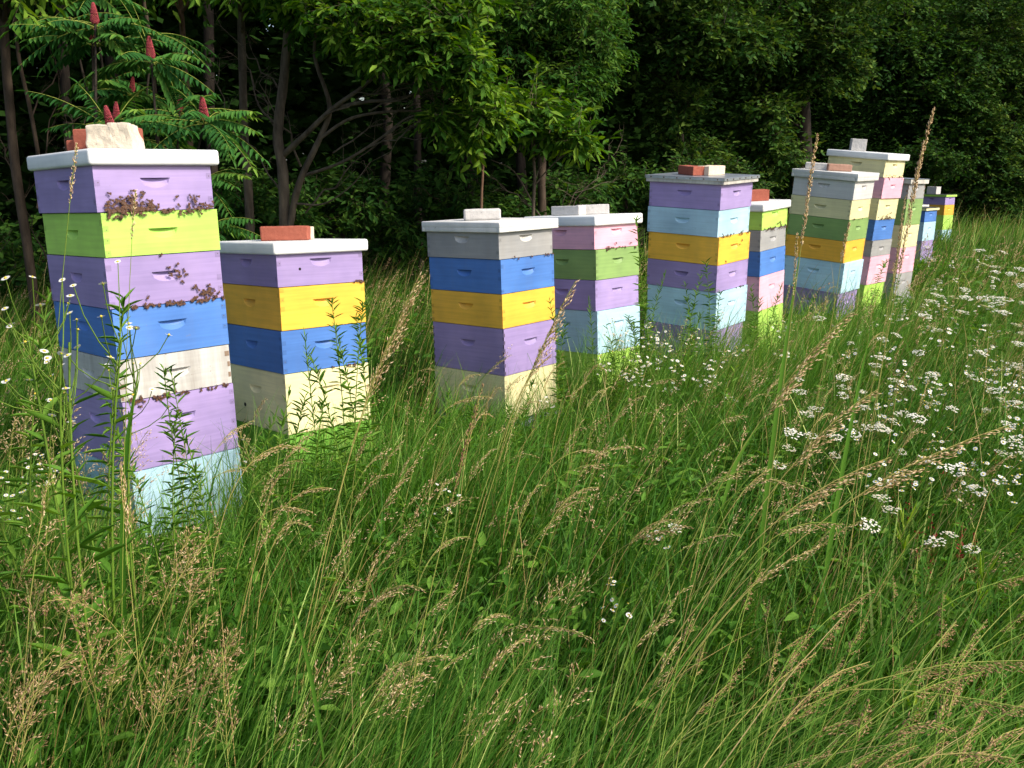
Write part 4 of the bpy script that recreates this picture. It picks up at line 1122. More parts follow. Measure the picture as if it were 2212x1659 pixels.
# -- daisies (fleabane) and yarrow
def daisy_mesh():
    n = 20; a = np.arange(n) / n * 2 * PI
    D = np.stack([np.cos(a), np.sin(a), np.full(n, .12)], -1)
    V, F = leaves(D * .0022, D, np.tile([[0, 0, 1.]], (n, 1)), np.full(n, .0052), np.full(n, .0021), .0, .05)
    V2, F2 = spindles(np.zeros((1, 3)) - [[0, 0, .0008]], np.array([[0, 0, 1.]]), np.array([.004]), np.array([.0062]), 1.)
    V3, F3 = spindles(np.array([[0, 0, -.0035]]), np.array([[0, 0, 1.]]), np.array([.0045]), np.array([.005]), 1.)
    return np_mesh('flower', [(V, F, 0, np.repeat(U(0, 1, n), 6)), (V2, F2, 1, .5), (V3, F3, 2, .3)], [M_PETAL, M_DISC, M_GSTEM])
DAISY = daisy_mesh()
def fleabane_variant(h, nf, seed):
    r_ = np.random.default_rng(seed)
    pth = bez((0, 0, 0), (r_.normal(0, .02), r_.normal(0, .02), h * .5), (.02, 0, h * .82), 8)
    prt = []
    V, F = tube(pth, np.linspace(.0019, .0010, 8), 4); prt.append((V, F, 0, .15))
    heads = []
    for k in range(nf):
        s = r_.uniform(.80, 1); b = np.array([np.interp(s, np.linspace(0, 1, 8), pth[:, i_]) for i_ in range(3)])
        az = r_.uniform(0, 6.28); rr = r_.uniform(.008, .055); e_ = b + np.array([math.cos(az) * rr, math.sin(az) * rr, r_.uniform(.03, .09)])
        V, F = tube(bez(b, (b + e_) / 2 + np.array([math.cos(az) * rr * .3, math.sin(az) * rr * .3, -.004]), e_, 4), [.0007, .0005], 3); prt.append((V, F, 0, .2))
        heads.append((e_, (r_.normal(0, .35), r_.normal(0, .35), r_.uniform(0, 6)), r_.uniform(.85, 1.15)))
    stem = np_mesh('stem', prt, [M_GSTEM], True)
    n = 16; s = np.linspace(.1, .85, n); p_ = np.stack([np.interp(s, np.linspace(0, 1, 8), pth[:, i_]) for i_ in range(3)], -1)
    az = r_.uniform(0, 6.28, n); D = np.stack([np.cos(az), np.sin(az), r_.uniform(.3, 1.1, n)], -1)
    L = r_.uniform(.03, .07, n) * (1.2 - s * .6)
    V, F = leaves(p_, unit(D), np.tile([[0, 0, 1.]], (n, 1)) + r_.normal(0, .3, (n, 3)), L, L * .2)
    return stem, np_mesh('foliage', [(V, F, 0, np.repeat(r_.uniform(.2, 1, n), 6))], [M_FORB]), heads
FB = [fleabane_variant(.6, nf, 60 + i_) for i_, nf in enumerate((6, 8, 10, 12, 9, 7))]
def fleabane(t, label, group, big=1.):
    if in_hives(np.array([t.x]), np.array([t.y]), .0).any(): return
    st, lf, heads = FB[int(U(0, 5.99))]
    k = t.z / .56
    r = empty('daisy_plant', loc=(t.x, t.y, 0)); r.rotation_euler = (U(-.05, .05), U(-.03, .08), U(0, 6.28))
    tag(r, label, 'wildflower', group)
    o = link('stem', st, r); o.scale = (k, k, k); o = link('foliage', lf, r); o.scale = (k, k, k)
    for p_, ro, s_ in heads:
        o = link('flower', DAISY, r); o.location = tuple(p_ * k); o.rotation_euler = ro; sz = s_ * big; o.scale = (sz, sz, sz)
for a_, b_, Y_ in ((85, 560, 1.8), (110, 590, 1.78), (150, 575, 1.85), (262, 690, 1.95), (190, 705, 1.9), (95, 615, 1.75)):
    fleabane(P(a_, b_, Y_), 'white daisy plant with yellow centres rising before the shaded side of the leftmost stack', 'daisies before the leftmost stack', 1.15)
for _ in range(9): fleabane(PZ(U(-10, 120), U(900, 1080), U(.5, .6)), 'white daisy plant low at the left edge', 'daisies at the left edge', 1.0)
if True:
    for _ in range(13): fleabane(P(U(1300, 1390), U(690, 800), U(4.2, 4.6)), 'white daisies before the foot of the fourth stack', 'daisies before the fourth stack', 1.15)
    for _ in range(26): fleabane(P(U(1390, 1620), U(690, 860), U(4.1, 5.)), 'white daisies before the dull purple box of the metal-lidded stack', 'daisies before the metal-lidded stack', 1.2)
    for _ in range(12): fleabane(P(U(1620, 1900), U(670, 800), U(4.6, 6.2)), 'white daisies before the seventh stack', 'daisies before the seventh stack', 1.3)
    for _ in range(48):
        u_ = RV.beta(1.4, 1.4); qx = U(1830, 2230); qy = 640 + (1050 - 640) * u_
        t = PZ(qx, qy, U(.42, .56))
        if t.y < 8: fleabane(t, 'white daisies scattered in the meadow at the right', 'daisies in the right meadow', .85 + .12 * t.y)
    for _ in range(30):
        t = PZ(U(1930, 2225), U(545, 700), U(.36, .46))
        if t.y < 12: fleabane(t, 'small white daisies far out in the right meadow', 'far daisies in the right meadow', 1.5)
for a_, b_ in ((515, 960), (960, 1055), (1330, 1255), (1205, 845), (1455, 1135)): fleabane(PZ(a_, b_, .45), 'lone white daisy plant deep in the near grass', 'lone daisies in the near grass', .9)

def yarrow_variant(seed):
    r_ = np.random.default_rng(seed); prt = []; st = []
    n = 46; a = r_.uniform(0, 6.28, n); rr = np.sqrt(r_.uniform(0, 1, n)) * .040
    c = np.stack([np.cos(a) * rr, np.sin(a) * rr * .8, .0 + r_.normal(0, .0025, n) - rr * .22], -1)
    for k in range(5):
        aa = k * 2 * PI / 5 + r_.uniform(0, 1); D = np.stack([np.full(n, math.cos(aa)), np.full(n, math.sin(aa)), np.full(n, .15)], -1)
        V, F = leaves(c, D, np.tile([[0, 0, 1.]], (n, 1)), np.full(n, .0044), np.full(n, .0044), 0, .1); prt.append((V, F, 0, np.repeat(r_.uniform(0, 1, n), 6)))
    V, F = spindles(c - [0, 0, .001], np.tile([[0, 0, 1.]], (n, 1)), np.full(n, .0028), np.full(n, .003), 1.); prt.append((V, F, 1, np.full(n * 6, .9)))
    for q in range(0, n, 2):
        V, F = tube([(0, 0, -.055), tuple(c[q] - [0, 0, .002])], [.0007, .0004], 3); st.append((V, F, 0, .3))
    V, F = tube(bez((-.03, 0, -.5), (-.02, 0, -.25), (0, 0, -.05), 6), [.0019, .0012], 4); st.append((V, F, 0, .25))
    m_ = 14; s = r_.uniform(-.45, -.08, m_); az = r_.uniform(0, 6.28, m_)
    V, F = leaves(np.stack([s * .06, 0 * s, s], -1), np.stack([np.cos(az), np.sin(az), np.full(m_, .8)], -1), np.tile([[0, 0, 1.]], (m_, 1)), np.full(m_, .05), np.full(m_, .008))
    return np_mesh('flower_head', prt, [M_PETAL, M_DISC]), np_mesh('stem', st, [M_GSTEM], True), np_mesh('foliage', [(V, F, 0, .5)], [M_FORB])
YV = [yarrow_variant(80 + i_) for i_ in range(5)]
def yarrow(t, label, group, big=1.):
    v = YV[int(U(0, 4.99))]
    r = empty('yarrow_plant', loc=(t.x, t.y, t.z)); r.rotation_euler = (U(.05, .40), U(-.1, .30), U(-.6, .6)); r.scale = (big, big, max(1, t.z / .5))
    tag(r, label, 'wildflower', group)
    link('flower_head', v[0], r); link('stem', v[1], r); link('foliage', v[2], r)
for a_, b_, s_ in ((1715, 932, 1.), (1745, 890, .9), (1820, 812, .9), (1905, 920, 1.), (1805, 940, .9), (2065, 1010, 1.05), (2110, 1052, .95), (1905, 1070, .9), (1925, 1095, .8), (1880, 1130, 1.), (2020, 1165, .8), (2050, 1150, .7), (2100, 1180, .6), (1950, 890, 1.1), (1985, 900, 1.), (2170, 975, 1.), (2190, 950, .9), (1680, 1000, .9), (2200, 870, 1.), (2150, 840, .9), (1900, 770, .9), (1770, 685, .8), (2000, 680, .9), (2040, 660, .9), (2060, 640, .8), (2200, 700, 1.), (2130, 660, 1.), (2205, 740, .9), (2120, 760, .9), (1460, 1135, .6)):
    yarrow(PZ(a_, b_, U(.42, .50)), 'flat white yarrow head over the right hand grass', 'yarrow heads in the right meadow', s_ * .88 * (1.0 if b_ > 800 else 1.5))
for _ in range(42):
    t = PZ(U(1700, 2230), U(700, 980), U(.38, .48)); yarrow(t, 'small white yarrow head among the daisies', 'small yarrow heads among the daisies', U(.4, .75) * (1 + .05 * t.y))
for _ in range(22):
    t = PZ(U(2000, 2225), U(530, 680), U(.36, .44))
    if t.y < 13: yarrow(t, 'distant pale yarrow head near the right edge', 'distant yarrow heads', U(1.2, 1.8))

# ------------------------------------------------------------------ trees
def foliage(clumps, per, twigL, leafL, leafW, nleaf=7, droop=.15, seed=0, radial=1.0, upn=.45, simple=False, center=None):
    """clumps: (K,4) centre + radius. Leafy twigs pushed outwards from each clump, leaves alternate along them"""
    r_ = np.random.default_rng(seed)
    cl = np.asarray(clumps); K = len(cl)
    idx = np.repeat(np.arange(K), per)
    n = len(idx)
    d = unit(r_.normal(0, 1, (n, 3)) * [1, 1, .62])
    rad = cl[idx, 3] * r_.uniform(0, 1, n) ** .45
    P0 = cl[idx, :3] + d * rad[:, None] * [1, 1, .75]
    D = unit(d * radial + r_.normal(0, .45, (n, 3)) + [0, 0, .1] - [0, 0, droop])
    P0 = P0 - D * twigL * .5
    L = twigL * r_.uniform(.6, 1.25, n)
    s = (np.arange(nleaf) + 1) / nleaf
    pos = P0[:, None] + D[:, None] * (L[:, None] * s[None])[..., None]
    pos[..., 2] -= droop * (L[:, None] * s[None] ** 2) * .5
    side = unit(np.cross(D, [0, 0, 1.]) + 1e-6)
    sg_ = np.where(np.arange(nleaf) % 2 == 0, 1., -1.)
    LD = D[:, None] * .75 + side[:, None] * sg_[None, :, None] * .8 + r_.normal(0, .30, (n, nleaf, 3)) + np.array([0, 0, -.15])
    NN = np.array([0, 0, 1.]) + r_.normal(0, upn, (n, nleaf, 3)) + D[:, None] * .25
    LL = leafL * r_.uniform(.6, 1.25, (n, nleaf))
    pos = pos.reshape(-1, 3); LD = unit(LD.reshape(-1, 3)); NN = NN.reshape(-1, 3); LL = LL.reshape(-1)
    t = np.clip(np.repeat(r_.uniform(0, .75, n), nleaf) + r_.uniform(-.2, .35, n * nleaf), 0, 1)
    if simple:
        Dd, S_, U_ = basis(LD, NN)
        l_ = LL[:, None]; w_ = l_ * (leafW / leafL)
        V = np.stack([pos, pos + Dd * l_ * .45 + S_ * w_ * .5, pos + Dd * l_, pos + Dd * l_ * .45 - S_ * w_ * .5], 1).reshape(-1, 3)
        F = np.array([[0, 1, 2, 3]])[None] + (np.arange(len(pos)) * 4)[:, None, None]
        out = [(V, F.reshape(-1, 4), 0, np.repeat(t, 4))]
    else:
        V, F = leaves(pos, LD, NN, LL, LL * (leafW / leafL), .15, .2)
        out = [(V, F, 0, np.repeat(t, 6))]
    a = P0; b = P0 + D * L[:, None]; b[:, 2] -= droop * L * .5
    V, F = twig_geo(list(zip(a, b)), .0022 if not simple else .004)
    out.append((V, F, 1, .3))
    return out

def clumps_in(blobs, seed):
    """blobs: (qx, qy, Y, half width q, half height q, depth m, count, clump radius m) -> clump list"""
    r_ = np.random.default_rng(seed); out = []
    for qx, qy, Y, hx, hy, dy, n, rc in blobs:
        for _ in range(n):
            a = r_.uniform(0, 2 * PI); rr = math.sqrt(r_.uniform(0, 1))
            p_ = P(qx + hx * rr * math.cos(a), qy + hy * rr * math.sin(a), Y + r_.uniform(-dy, dy))
            out.append((p_.x, p_.y, p_.z, rc * r_.uniform(.6, 1.25)))
    return out

def wobble_path(a, b, n=7, amp=.03, sag=.0):
    a = np.array(tuple(a)); b = np.array(tuple(b)); t = np.linspace(0, 1, n)[:, None]
    p_ = a + (b - a) * t; L = np.linalg.norm(b - a)
    p_ += RV.normal(0, amp * L, p_.shape) * (np.sin(t * PI)) + np.array([0, 0, 1.]) * sag * L * np.sin(t * PI)
    return p_

def tree(name, label, cat, trunks, blobs, bark, leafm, leafL, leafW, per=22, twigL=.25, nleaf=7, limb=.018, simple=False, seed=1, droop=.15, group=None, limbs=True, crown='crown', limb_stride=1):
    """trunks: list of ([(qx,qy,Y)...], r0, r1)"""
    pth = [(smooth_path([P(*p_) for p_ in t[0]], 5), t[1], t[2]) for t in trunks]
    first = pth[0][0]
    b = first[0].copy(); b[2] = 0
    r = empty(name, loc=tuple(b)); tag(r, label, cat, group)
    prt = []
    for k_, (p_, r0, r1) in enumerate(pth):
        if k_ == 0 or p_[0][2] > .05 and trunks[k_][0][0][1] > 700:
            p_ = np.concatenate([[[p_[0][0], p_[0][1], -.05]], p_]) if p_[0][2] > .02 else p_
        V, F = tube(p_ - b, np.linspace(r0, r1, len(p_)), 8, .05); prt.append((V, F, 0, 0))
    cl = clumps_in(blobs, seed)
    if limbs and cl:
        tp = np.concatenate([p_[0] for p_ in pth]); tr = np.concatenate([np.linspace(p_[1], p_[2], len(p_[0])) for p_ in pth])
        for c in cl[::limb_stride]:
            c3 = np.array(c[:3]); dd = np.linalg.norm(tp - c3, axis=1) + np.where(tp[:, 2] > c3[2] - .15 * 1, 1.2, 0)
            i_ = int(np.argmin(dd)); p0 = tp[i_]
            q_ = wobble_path(p0, c3, 8, .035, .06)
            V, F = tube(q_ - b, np.linspace(min(limb, tr[i_] * .6), .004, 8), 5); prt.append((V, F, 0, 0))
    link('trunk', np_mesh('trunk', prt, [bark], True), r)
    if cl:
        fo = foliage(np.array(cl) - np.array([*b, 0]), per, twigL, leafL, leafW, nleaf, droop, seed, simple=simple)
        link(crown, np_mesh(crown, fo, [leafm, bark]), r)
    return r

def dead_branches(name, label, starts, bark, group=None, cat='bare branches', depth=4, amp=.28):
    """forking bare branches grown from surveyed start and end points"""
    prt = []
    root = np.array(tuple(P(*starts[0][0])))
    b = root.copy(); b[2] = 0
    r = empty(name, loc=tuple(b)); tag(r, label, cat, group)
    def grow(p_, d, L, rad, dep):
        n = 6; pts = [p_]
        for _ in range(n):
            d = d + RV.normal(0, .13, 3); d /= np.linalg.norm(d); pts.append(pts[-1] + d * L / n)
        V, F = tube(np.array(pts) - b, np.linspace(rad, rad * .55, n + 1), 4); prt.append((V, F, 0, 0))
        if dep > 0:
            for k_ in range(int(U(2, 4))):
                i_ = int(U(2, n + .99)); dn = d + RV.normal(0, .45, 3); dn /= np.linalg.norm(dn)
                grow(pts[i_], dn, L * U(.4, .75), rad * .5, dep - 1)
    for (a_, c_, r0) in starts:
        A = np.array(tuple(P(*a_))); C_ = np.array(tuple(P(*c_))); L = np.linalg.norm(C_ - A)
        pth = wobble_path(A, C_, 9, .03, .03)
        V, F = tube(pth - b, np.linspace(r0, r0 * .35, 9), 5); prt.append((V, F, 0, 0))
        for i_ in range(2, 9):
            if R() < .85:
                d = (C_ - A) / L + RV.normal(0, .5, 3); d /= np.linalg.norm(d)
                grow(pth[i_], d, L * U(.15, .4), r0 * .35, depth - 2)
    link('branches', np_mesh('branches', prt, [bark], True), r)
    return r

# main forked tree behind the second stack, wide bare limbs, bright leaf band reaching right
tree('forked_tree', 'forked grey tree behind the second stack, bare low limbs, bright leaves spreading right', 'tree',
     [([(628, 760, 7.4), (615, 480, 7.4), (612, 380, 7.4), (600, 290, 7.4), (612, 180, 7.4), (622, 60, 7.4), (630, -80, 7.4)], .048, .030),
      ([(620, 520, 7.4), (645, 400, 7.35), (690, 300, 7.3), (712, 230, 7.25), (680, 120, 7.2), (690, 20, 7.2)], .030, .010),
      ([(612, 335, 7.4), (660, 290, 7.3), (718, 235, 7.2), (780, 190, 7.1), (850, 130, 7.0)], .026, .010),
      ([(712, 235, 7.25), (790, 220, 7.1), (850, 215, 7.0), (930, 195, 6.9), (1010, 180, 6.8)], .017, .006),
      ([(690, 300, 7.3), (760, 255, 7.2), (860, 240, 7.1), (960, 245, 7.0), (1040, 250, 6.9)], .014, .005),
      ([(655, 380, 7.35), (740, 350, 7.2), (820, 300, 7.1), (880, 255, 7.0), (940, 245, 6.95)], .014, .004),
      ([(640, 440, 7.35), (700, 440, 7.3), (760, 400, 7.2), (800, 350, 7.15)], .009, .003),
      ([(612, 280, 7.4), (560, 230, 7.5), (540, 150, 7.6)], .010, .004)],
     [(660, 10, 7.1, 60, 45, .7, 18, .18), (750, 40, 6.9, 70, 50, .6, 24, .16), (850, 75, 6.8, 90, 42, .6, 30, .16), (945, 110, 6.7, 80, 36, .5, 26, .15), (1010, 140, 6.6, 40, 36, .4, 14, .13), (900, 10, 7.0, 150, 50, .8, 30, .2), (1035, 190, 6.6, 25, 25, .3, 4, .10), (720, -50, 7.2, 200, 40, .9, 30, .25), (950, 255, 6.6, 40, 14, .2, 3, .09), (1000, 280, 6.6, 25, 12, .15, 3, .08), (1060, 255, 6.6, 25, 15, .2, 3, .08)],
     B_GREY, M_OAK, .072, .028, per=22, twigL=.18, nleaf=8, seed=21, droop=.05, limb_stride=4)
dead_branches('bare_branches', 'tangle of thin dead grey branches left of the forked tree', [((650, 360, 7.6), (560, 180, 7.5), .010), ((610, 420, 7.6), (500, 250, 7.7), .008), ((600, 300, 7.6), (520, 120, 7.6), .008), ((600, 190, 7.6), (480, 60, 7.8), .008), ((520, 330, 7.6), (450, 140, 7.7), .007)], B_GREY)
dead_branches('bare_branches', 'thin dead branches under the right side of the forked tree', [((700, 250, 7.2), (930, 180, 7.0), .008), ((720, 330, 7.2), (900, 220, 7.0), .007), ((800, 240, 7.0), (1010, 170, 6.8), .007), ((660, 460, 7.4), (830, 300, 7.2), .008), ((760, 200, 7.1), (960, 210, 6.8), .006)], B_GREY)
# thin trunks at the left
tree('thin_tree', 'straight grey trunk left of the forked tree, running up out of the view', 'tree', [([(545, 760, 7.8), (540, 480, 7.8), (528, 300, 7.8), (524, 150, 7.8), (518, -60, 7.8)], .040, .030)], [(520, -60, 7.8, 90, 40, .6, 16, .3)], B_GREY, M_OAK, .10, .04, per=14, seed=31)
tree('thin_tree', 'dark leaning trunk at the left edge of the view', 'tree', [([(95, 820, 6.6), (60, 540, 6.6), (36, 380, 6.6), (18, 200, 6.6), (0, -60, 6.6)], .036, .028)], [(0, -80, 6.6, 120, 50, .6, 18, .3)], B_BROWN, M_OAK, .10, .04, per=14, seed=32)
tree('thin_tree', 'slim dark trunk just right of the leaning one at the left edge', 'tree', [([(120, 700, 7.0), (95, 430, 7.0), (70, 260, 7.0), (40, 120, 7.0), (25, -50, 7.0)], .018, .012)], [(30, -80, 7., 80, 40, .5, 8, .25)], B_BROWN, M_OAK, .09, .035, per=12, seed=33)
tree('thin_tree', 'reddish slim trunk showing above the red seed cones', 'tree', [([(420, 700, 8.2), (410, 300, 8.2), (400, 150, 8.2), (385, -60, 8.2)], .030, .022)], [(390, -70, 8.2, 90, 40, .5, 10, .3)], B_RED, M_OAK, .10, .04, per=12, seed=34)
tree('thin_tree', 'slim trunk behind the red seed cones left of the reddish one', 'tree', [([(350, 700, 7.6), (340, 300, 7.6), (325, 100, 7.6), (300, -60, 7.6)], .020, .014)], [(300, -70, 7.6, 80, 40, .5, 8, .25)], B_BROWN, M_OAK, .10, .04, per=12, seed=35)
dead_branches('bare_branches', 'dark bare twigs at the left edge behind the tallest stack', [((60, 500, 6.8), (0, 300, 6.9), .007), ((80, 450, 6.9), (130, 200, 7.0), .007), ((100, 560, 6.8), (40, 430, 6.8), .006), ((70, 250, 6.8), (170, 80, 7.0), .006), ((120, 400, 7.2), (230, 180, 7.4), .006)], B_BROWN)
# saplings right of the forked tree
tree('sapling', 'thin reddish sapling behind the third stack', 'tree', [([(1038, 700, 7.6), (1040, 445, 7.6), (1044, 340, 7.6), (1042, 265, 7.6)], .013, .008)], [(1050, 240, 7.5, 40, 30, .3, 8, .16), (1010, 300, 7.5, 30, 20, .2, 3, .1)], B_RED, M_OAK, .10, .042, per=12, seed=36)
tree('sapling', 'forked pale sapling with bare lower twigs behind the fourth stack', 'tree', [([(1148, 700, 8.2), (1152, 455, 8.2), (1155, 380, 8.2), (1150, 300, 8.2), (1158, 220, 8.2)], .018, .009), ([(1155, 400, 8.2), (1200, 350, 8.1), (1290, 285, 8.0)], .007, .003), ([(1152, 440, 8.2), (1110, 370, 8.2), (1060, 345, 8.2)], .007, .003)],
     [(1170, 240, 8.2, 75, 30, .4, 14, .2), (1220, 290, 8.2, 60, 30, .4, 8, .2)], B_GREY, M_OAK, .11, .04, per=13, seed=37)
dead_branches('bare_branches', 'pale dead twigs low behind the fourth stack', [((1180, 480, 8.4), (1290, 390, 8.3), .008), ((1170, 470, 8.3), (1060, 380, 8.3), .008), ((1200, 500, 8.4), (1330, 330, 8.4), .006), ((1150, 400, 8.3), (1200, 260, 8.3), .006)], B_GREY)
# bright leafy tree in the middle
tree('leafy_tree', 'bushy mid green tree between the forked tree and the dark wood', 'tree', [([(1180, 620, 9.6), (1170, 400, 9.6), (1180, 150, 9.6), (1190, -60, 9.6)], .05, .03)],
     [(1180, 60, 9.3, 130, 70, 1., 46, .27), (1140, 140, 9.3, 120, 55, .9, 30, .24), (1220, 120, 9.2, 90, 55, .7, 26, .24), (1265, 150, 9.0, 50, 22, .3, 9, .2), (1100, 20, 9.6, 140, 50, .8, 26, .33), (1160, 210, 9.4, 100, 40, .6, 20, .26), (1200, -50, 9.6, 180, 50, 1, 34, .4), (1250, 190, 9.2, 50, 30, .4, 7, .2)],
     B_BROWN, M_MID, .060, .022, per=33, twigL=.22, nleaf=10, seed=41, limb_stride=3)
# dark broad trees of the wood edge, fine leaves
RT = dict(leafL=.085, leafW=.045, nleaf=9, twigL=.30, simple=True, limb_stride=5)
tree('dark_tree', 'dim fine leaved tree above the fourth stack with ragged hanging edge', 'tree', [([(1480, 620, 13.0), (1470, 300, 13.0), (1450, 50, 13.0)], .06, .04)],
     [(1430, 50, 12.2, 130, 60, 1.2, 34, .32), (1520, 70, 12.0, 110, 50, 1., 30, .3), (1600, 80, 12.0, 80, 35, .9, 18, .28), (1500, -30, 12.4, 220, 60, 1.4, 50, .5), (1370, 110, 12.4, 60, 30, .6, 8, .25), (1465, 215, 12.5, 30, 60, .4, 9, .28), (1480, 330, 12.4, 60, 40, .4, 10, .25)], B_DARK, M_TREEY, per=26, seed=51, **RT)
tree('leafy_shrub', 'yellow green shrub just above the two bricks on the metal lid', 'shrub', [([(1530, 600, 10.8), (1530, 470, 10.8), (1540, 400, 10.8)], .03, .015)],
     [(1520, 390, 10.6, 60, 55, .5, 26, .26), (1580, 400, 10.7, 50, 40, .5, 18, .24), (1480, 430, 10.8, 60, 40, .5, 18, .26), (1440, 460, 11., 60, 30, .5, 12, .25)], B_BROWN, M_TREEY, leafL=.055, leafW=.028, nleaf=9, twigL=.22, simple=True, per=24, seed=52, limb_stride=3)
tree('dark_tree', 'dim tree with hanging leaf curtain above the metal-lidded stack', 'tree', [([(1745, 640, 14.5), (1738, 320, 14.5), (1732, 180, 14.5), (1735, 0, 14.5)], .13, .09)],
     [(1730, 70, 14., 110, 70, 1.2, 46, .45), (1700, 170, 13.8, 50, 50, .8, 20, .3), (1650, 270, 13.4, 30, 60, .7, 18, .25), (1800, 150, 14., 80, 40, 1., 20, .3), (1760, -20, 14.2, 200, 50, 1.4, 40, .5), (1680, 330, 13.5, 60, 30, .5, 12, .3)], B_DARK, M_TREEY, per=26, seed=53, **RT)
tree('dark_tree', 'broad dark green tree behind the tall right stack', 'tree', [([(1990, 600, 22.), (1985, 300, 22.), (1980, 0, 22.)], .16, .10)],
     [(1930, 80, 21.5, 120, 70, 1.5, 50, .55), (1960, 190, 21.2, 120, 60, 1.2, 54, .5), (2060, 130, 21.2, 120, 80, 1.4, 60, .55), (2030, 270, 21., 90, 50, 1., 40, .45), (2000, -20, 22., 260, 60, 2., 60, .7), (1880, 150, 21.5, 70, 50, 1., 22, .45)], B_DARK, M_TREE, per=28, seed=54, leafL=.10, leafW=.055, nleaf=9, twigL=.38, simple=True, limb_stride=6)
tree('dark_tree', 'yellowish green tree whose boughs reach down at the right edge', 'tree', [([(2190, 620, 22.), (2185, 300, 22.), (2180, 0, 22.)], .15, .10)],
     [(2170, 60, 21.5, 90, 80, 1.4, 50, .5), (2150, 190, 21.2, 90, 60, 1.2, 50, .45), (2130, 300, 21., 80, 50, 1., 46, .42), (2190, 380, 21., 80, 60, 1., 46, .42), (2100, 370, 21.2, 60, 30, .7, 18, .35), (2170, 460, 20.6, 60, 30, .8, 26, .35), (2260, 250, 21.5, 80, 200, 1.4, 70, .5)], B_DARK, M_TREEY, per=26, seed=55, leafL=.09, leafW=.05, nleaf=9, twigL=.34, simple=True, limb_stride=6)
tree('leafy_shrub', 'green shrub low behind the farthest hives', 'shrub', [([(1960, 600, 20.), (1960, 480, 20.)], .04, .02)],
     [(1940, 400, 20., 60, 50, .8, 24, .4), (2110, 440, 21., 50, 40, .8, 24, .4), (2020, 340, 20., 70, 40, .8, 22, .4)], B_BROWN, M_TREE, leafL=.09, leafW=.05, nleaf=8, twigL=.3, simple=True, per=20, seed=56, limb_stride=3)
# dim undergrowth shrubs in front of the wood
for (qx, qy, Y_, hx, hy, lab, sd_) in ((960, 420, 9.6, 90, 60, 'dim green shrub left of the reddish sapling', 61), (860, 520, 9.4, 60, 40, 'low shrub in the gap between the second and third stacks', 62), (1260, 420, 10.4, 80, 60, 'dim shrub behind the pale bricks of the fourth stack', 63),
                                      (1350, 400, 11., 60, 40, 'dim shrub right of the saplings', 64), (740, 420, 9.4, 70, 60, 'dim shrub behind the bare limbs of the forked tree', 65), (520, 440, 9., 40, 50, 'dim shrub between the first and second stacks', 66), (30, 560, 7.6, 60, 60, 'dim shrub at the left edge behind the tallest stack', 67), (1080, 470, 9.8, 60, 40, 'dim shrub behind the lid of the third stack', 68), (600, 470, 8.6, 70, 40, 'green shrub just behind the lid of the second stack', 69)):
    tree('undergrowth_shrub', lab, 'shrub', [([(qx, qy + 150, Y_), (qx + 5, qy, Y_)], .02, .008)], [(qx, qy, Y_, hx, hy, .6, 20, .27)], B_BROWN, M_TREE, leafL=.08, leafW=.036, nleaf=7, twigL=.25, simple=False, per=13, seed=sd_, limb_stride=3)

# -- sumac: pinnate fronds and red cones
def frond(prt, a, c, sag, n=13, Ls=.100, tint=(.0, .85), w=.024):
    a = np.array(tuple(a)); c = np.array(tuple(c)); Lr = np.linalg.norm(c - a)
    p_ = bez(a, (a + c) / 2 + np.array([0, 0, sag * Lr]), c, 10)
    V, F = tube(p_, [.003, .0012], 4); prt.append((V, F, 1, .6))
    s = np.linspace(.16, .98, n); pos = np.stack([np.interp(s, np.linspace(0, 1, 10), p_[:, i_]) for i_ in range(3)], -1)
    d = unit(np.gradient(pos, axis=0)); side = unit(np.cross(d, [0, 0, 1.]))
    LL = Ls * np.interp(s, [.1, .4, .8, 1], [.75, 1, .85, .45])
    t0 = U(*tint)
    for sg_ in (-1, 1):
        D = unit(d * .45 + side * sg_ * 1. + np.array([0, 0, -.38]) + RV.normal(0, .10, d.shape))
        V, F = leaves(pos, D, np.array([0, 0, 1.]) + d * .2 + RV.normal(0, .12, d.shape), LL * U(.85, 1.1, n), np.full(n, w) * (.6 + .4 * LL / Ls), .15, .22)
        prt.append((V, F, 0, np.repeat(np.clip(t0 + U(-.12, .12, n) + .25 * (s > .85), 0, 1), 6)))
    V, F = leaves(p_[-1:], d[-1:], np.array([[0, 0, 1.]]), np.array([Ls * .7]), np.array([w * .8])); prt.append((V, F, 0, min(1, t0 + .2)))
def cone_mesh():
    prt = []; n = 240; f = np.sort(RV.uniform(0, 1, n)); az = np.arange(n) * 2.4
    r_ = .021 * np.sqrt(np.clip(np.minimum(1, f * 5 + .15), 0, 1)) * (1 - f) ** .62 + .001
    pos = np.stack([np.cos(az) * r_, np.sin(az) * r_, f * .125], -1)
    D = unit(np.stack([np.cos(az), np.sin(az), np.full(n, .9)], -1))
    V, F = spindles(pos - D * .004, D, np.full(n, .012), np.full(n, .009), 1.)
    prt.append((V, F, 0, .5))
    return np_mesh('seed_cone', prt, [M_CONE])
CONE = cone_mesh()
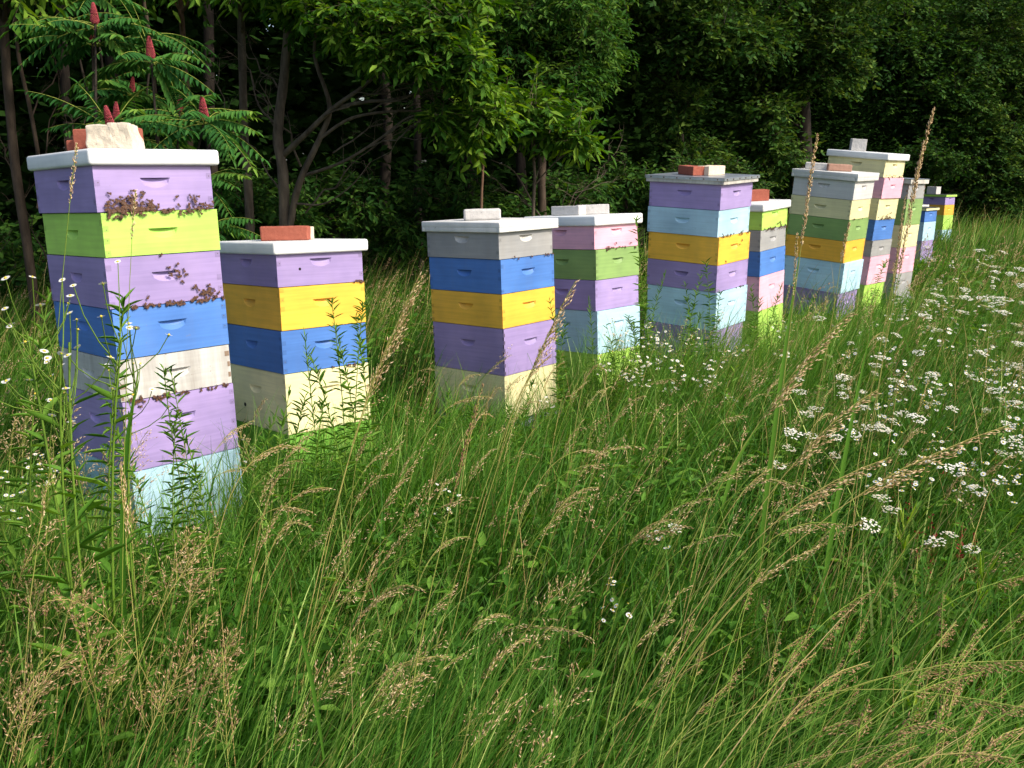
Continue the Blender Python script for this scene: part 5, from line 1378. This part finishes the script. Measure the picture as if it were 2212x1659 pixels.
def sumac(label, root, heads, Y):
    """heads: (qx, qy, dY, cone size, [frond end offsets in view units])"""
    b = P(root[0], root[1], Y); b.z = 0
    r = empty('sumac', loc=tuple(b)); tag(r, label, 'shrub')
    bb = np.array(tuple(b)); st = []; prt = []
    fork = np.array([b.x, b.y, .9])
    V, F = tube(np.array([bb, fork]) - bb, [.022, .018], 6); st.append((V, F, 0, 0))
    for qx, qy, dY, cs, ends in heads:
        h = np.array(tuple(P(qx, qy, Y + dY)))
        base = h - np.array([0, 0, .02])
        pth = bez(fork, (fork + base) / 2 + np.array([0, 0, -.15]), base, 9) - bb
        V, F = tube(pth, [.014, .006], 6); st.append((V, F, 0, 0))
        if cs:
            o = link('seed_cone', CONE, r); o.location = tuple(base - bb); o.scale = (cs * 1.08, cs * 1.08, cs * 1.0); o.rotation_euler = (U(-.15, .15), U(-.15, .15), 0)
        for ex, ey, ed in ends:
            e_ = np.array(tuple(P(qx + ex, qy + ey, Y + dY + ed)))
            frond(prt, base - bb, e_ - bb, .16)
        for k_ in range(8):
            a = U(0, 6.28); L_ = U(.30, .50)
            frond(prt, base - bb - np.array([0, 0, .02]), base - bb + np.array([math.cos(a) * L_, math.sin(a) * L_ * .9 + .05, U(-.26, .08)]), .20, 11)
    link('trunk', np_mesh('trunk', st, [B_DARK], True), r)
    link('fronds', np_mesh('fronds', prt, [M_SUMAC, M_GSTEM]), r)
sumac('sumac with red cones and long fronds reaching left above the tallest lid', (230, 800), [
    (240, 272, 0, 1.05, [(-180, -75, -.1), (-70, -90, 0), (120, -20, -.2), (60, 60, -.3), (170, 10, -.2)]),
    (251, 252, .3, .85, [(120, 20, .1), (-110, -20, .1), (60, -60, .2)]),
    (205, 45, .4, 1.0, [(-140, 25, 0), (-150, 55, .1), (95, 20, .1), (60, 70, 0), (-60, 60, .0)]),
    (199, 85, .5, .8, [(-80, 60, 0), (90, 60, .1), (-140, -10, .1)])], 5.6)
sumac('sumac with red cones and fronds at the right above the tallest lid', (380, 800), [
    (441, 253, 0, 1.1, [(105, -12, -.1), (110, 30, -.1), (105, 110, -.3), (-100, 30, 0), (60, 90, -.1), (-60, -60, .1)]),
    (388, 235, .3, .8, [(-110, 40, 0), (80, 60, 0), (-30, -90, .2), (70, -30, .2)]),
    (326, 120, .3, 1.05, [(-70, -125, .1), (-40, -110, .2), (100, 95, 0), (60, 130, 0), (-110, 40, .1), (110, 30, .2)]),
    (284, 192, .5, .75, [(-110, 50, .1), (110, 60, .1), (20, 90, 0), (-90, -10, .2)])], 5.7)
sumac('dim sumac clump without cones behind the red cones', (300, 800), [
    (150, 30, 0, 0, [(60, 60, 0), (-60, 40, 0)]), (330, 60, .2, 0, [(-60, 40, 0), (60, 50, 0)]), (240, 160, .3, 0, [(60, 40, 0), (-80, 50, 0)]), (360, 300, 0, 0, [(60, 40, 0), (-80, 30, 0)]), (280, 330, .2, 0, [(60, 40, 0)]), (430, 380, .2, 0, [(50, 60, 0), (60, 10, 0)]), (200, -20, .3, 0, [(60, 50, 0)]), (450, 480, 0, 0, [(40, 40, 0), (-40, 20, 0)])], 6.4)

# -- the wood behind: closed canopy over a dim, sparse interior
parts = []
def wood_leaves(n, zlo, zhi, dlo, dhi, size, dense=1.0, wall=False):
    x = U(-22, 34, n); dd = U(dlo, dhi, n); y = tree_line(x) + dd * (1 + .0 * x)
    z = zlo + (zhi - zlo) * U(0, 1, n) ** dense
    az = U(0, 6.28, n); D = unit(np.stack([np.cos(az), np.sin(az), U(-.6, .3, n)], -1))
    N = unit(np.stack([RV.normal(0, .6, n), RV.normal(0, .6, n), np.full(n, .0 if wall else 1.)], -1))
    L = size * U(.6, 1.4, n); Dd, S_, U_ = basis(D, N)
    pos = np.stack([x, y, z], -1); l_ = L[:, None]; w_ = l_ * .55
    V = np.stack([pos, pos + Dd * l_ * .45 + S_ * w_ * .5, pos + Dd * l_, pos + Dd * l_ * .45 - S_ * w_ * .5], 1).reshape(-1, 3)
    F = (np.array([[0, 1, 2, 3]])[None] + (np.arange(n) * 4)[:, None, None]).reshape(-1, 4)
    parts.append((V, F, 0, np.repeat(U(0, 1, n), 4)))
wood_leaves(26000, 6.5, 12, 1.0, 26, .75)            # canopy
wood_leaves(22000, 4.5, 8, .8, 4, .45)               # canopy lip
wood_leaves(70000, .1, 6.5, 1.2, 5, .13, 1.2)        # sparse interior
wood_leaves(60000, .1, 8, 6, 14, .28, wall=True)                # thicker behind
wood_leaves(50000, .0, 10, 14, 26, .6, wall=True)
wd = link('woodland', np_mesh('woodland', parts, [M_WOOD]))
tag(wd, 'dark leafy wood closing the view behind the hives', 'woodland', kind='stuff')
for i_, (qx, Y_, r_) in enumerate(((160, 10.5, .06), (260, 12, .08), (470, 11, .07), (830, 13, .08), (905, 11.5, .05), (1010, 14, .10), (1120, 12.5, .07), (-120, 9, .06))):
    a = P(qx, 400, Y_); x_ = a.x; prt = []
    pth = np.array([(x_ + RV.normal(0, .04), Y_, z_) for z_ in np.linspace(-.05, 8, 9)])
    V, F = tube(pth - pth[0], [r_, r_ * .6], 7, .05)
    o = link('wood_tree', np_mesh('trunk', [(V, F, 0, 0)], [B_DARK], True), None, tuple(pth[0]))
    tag(o, 'dark trunk standing in the shade of the wood', 'tree trunk', 'shaded trunks inside the wood')
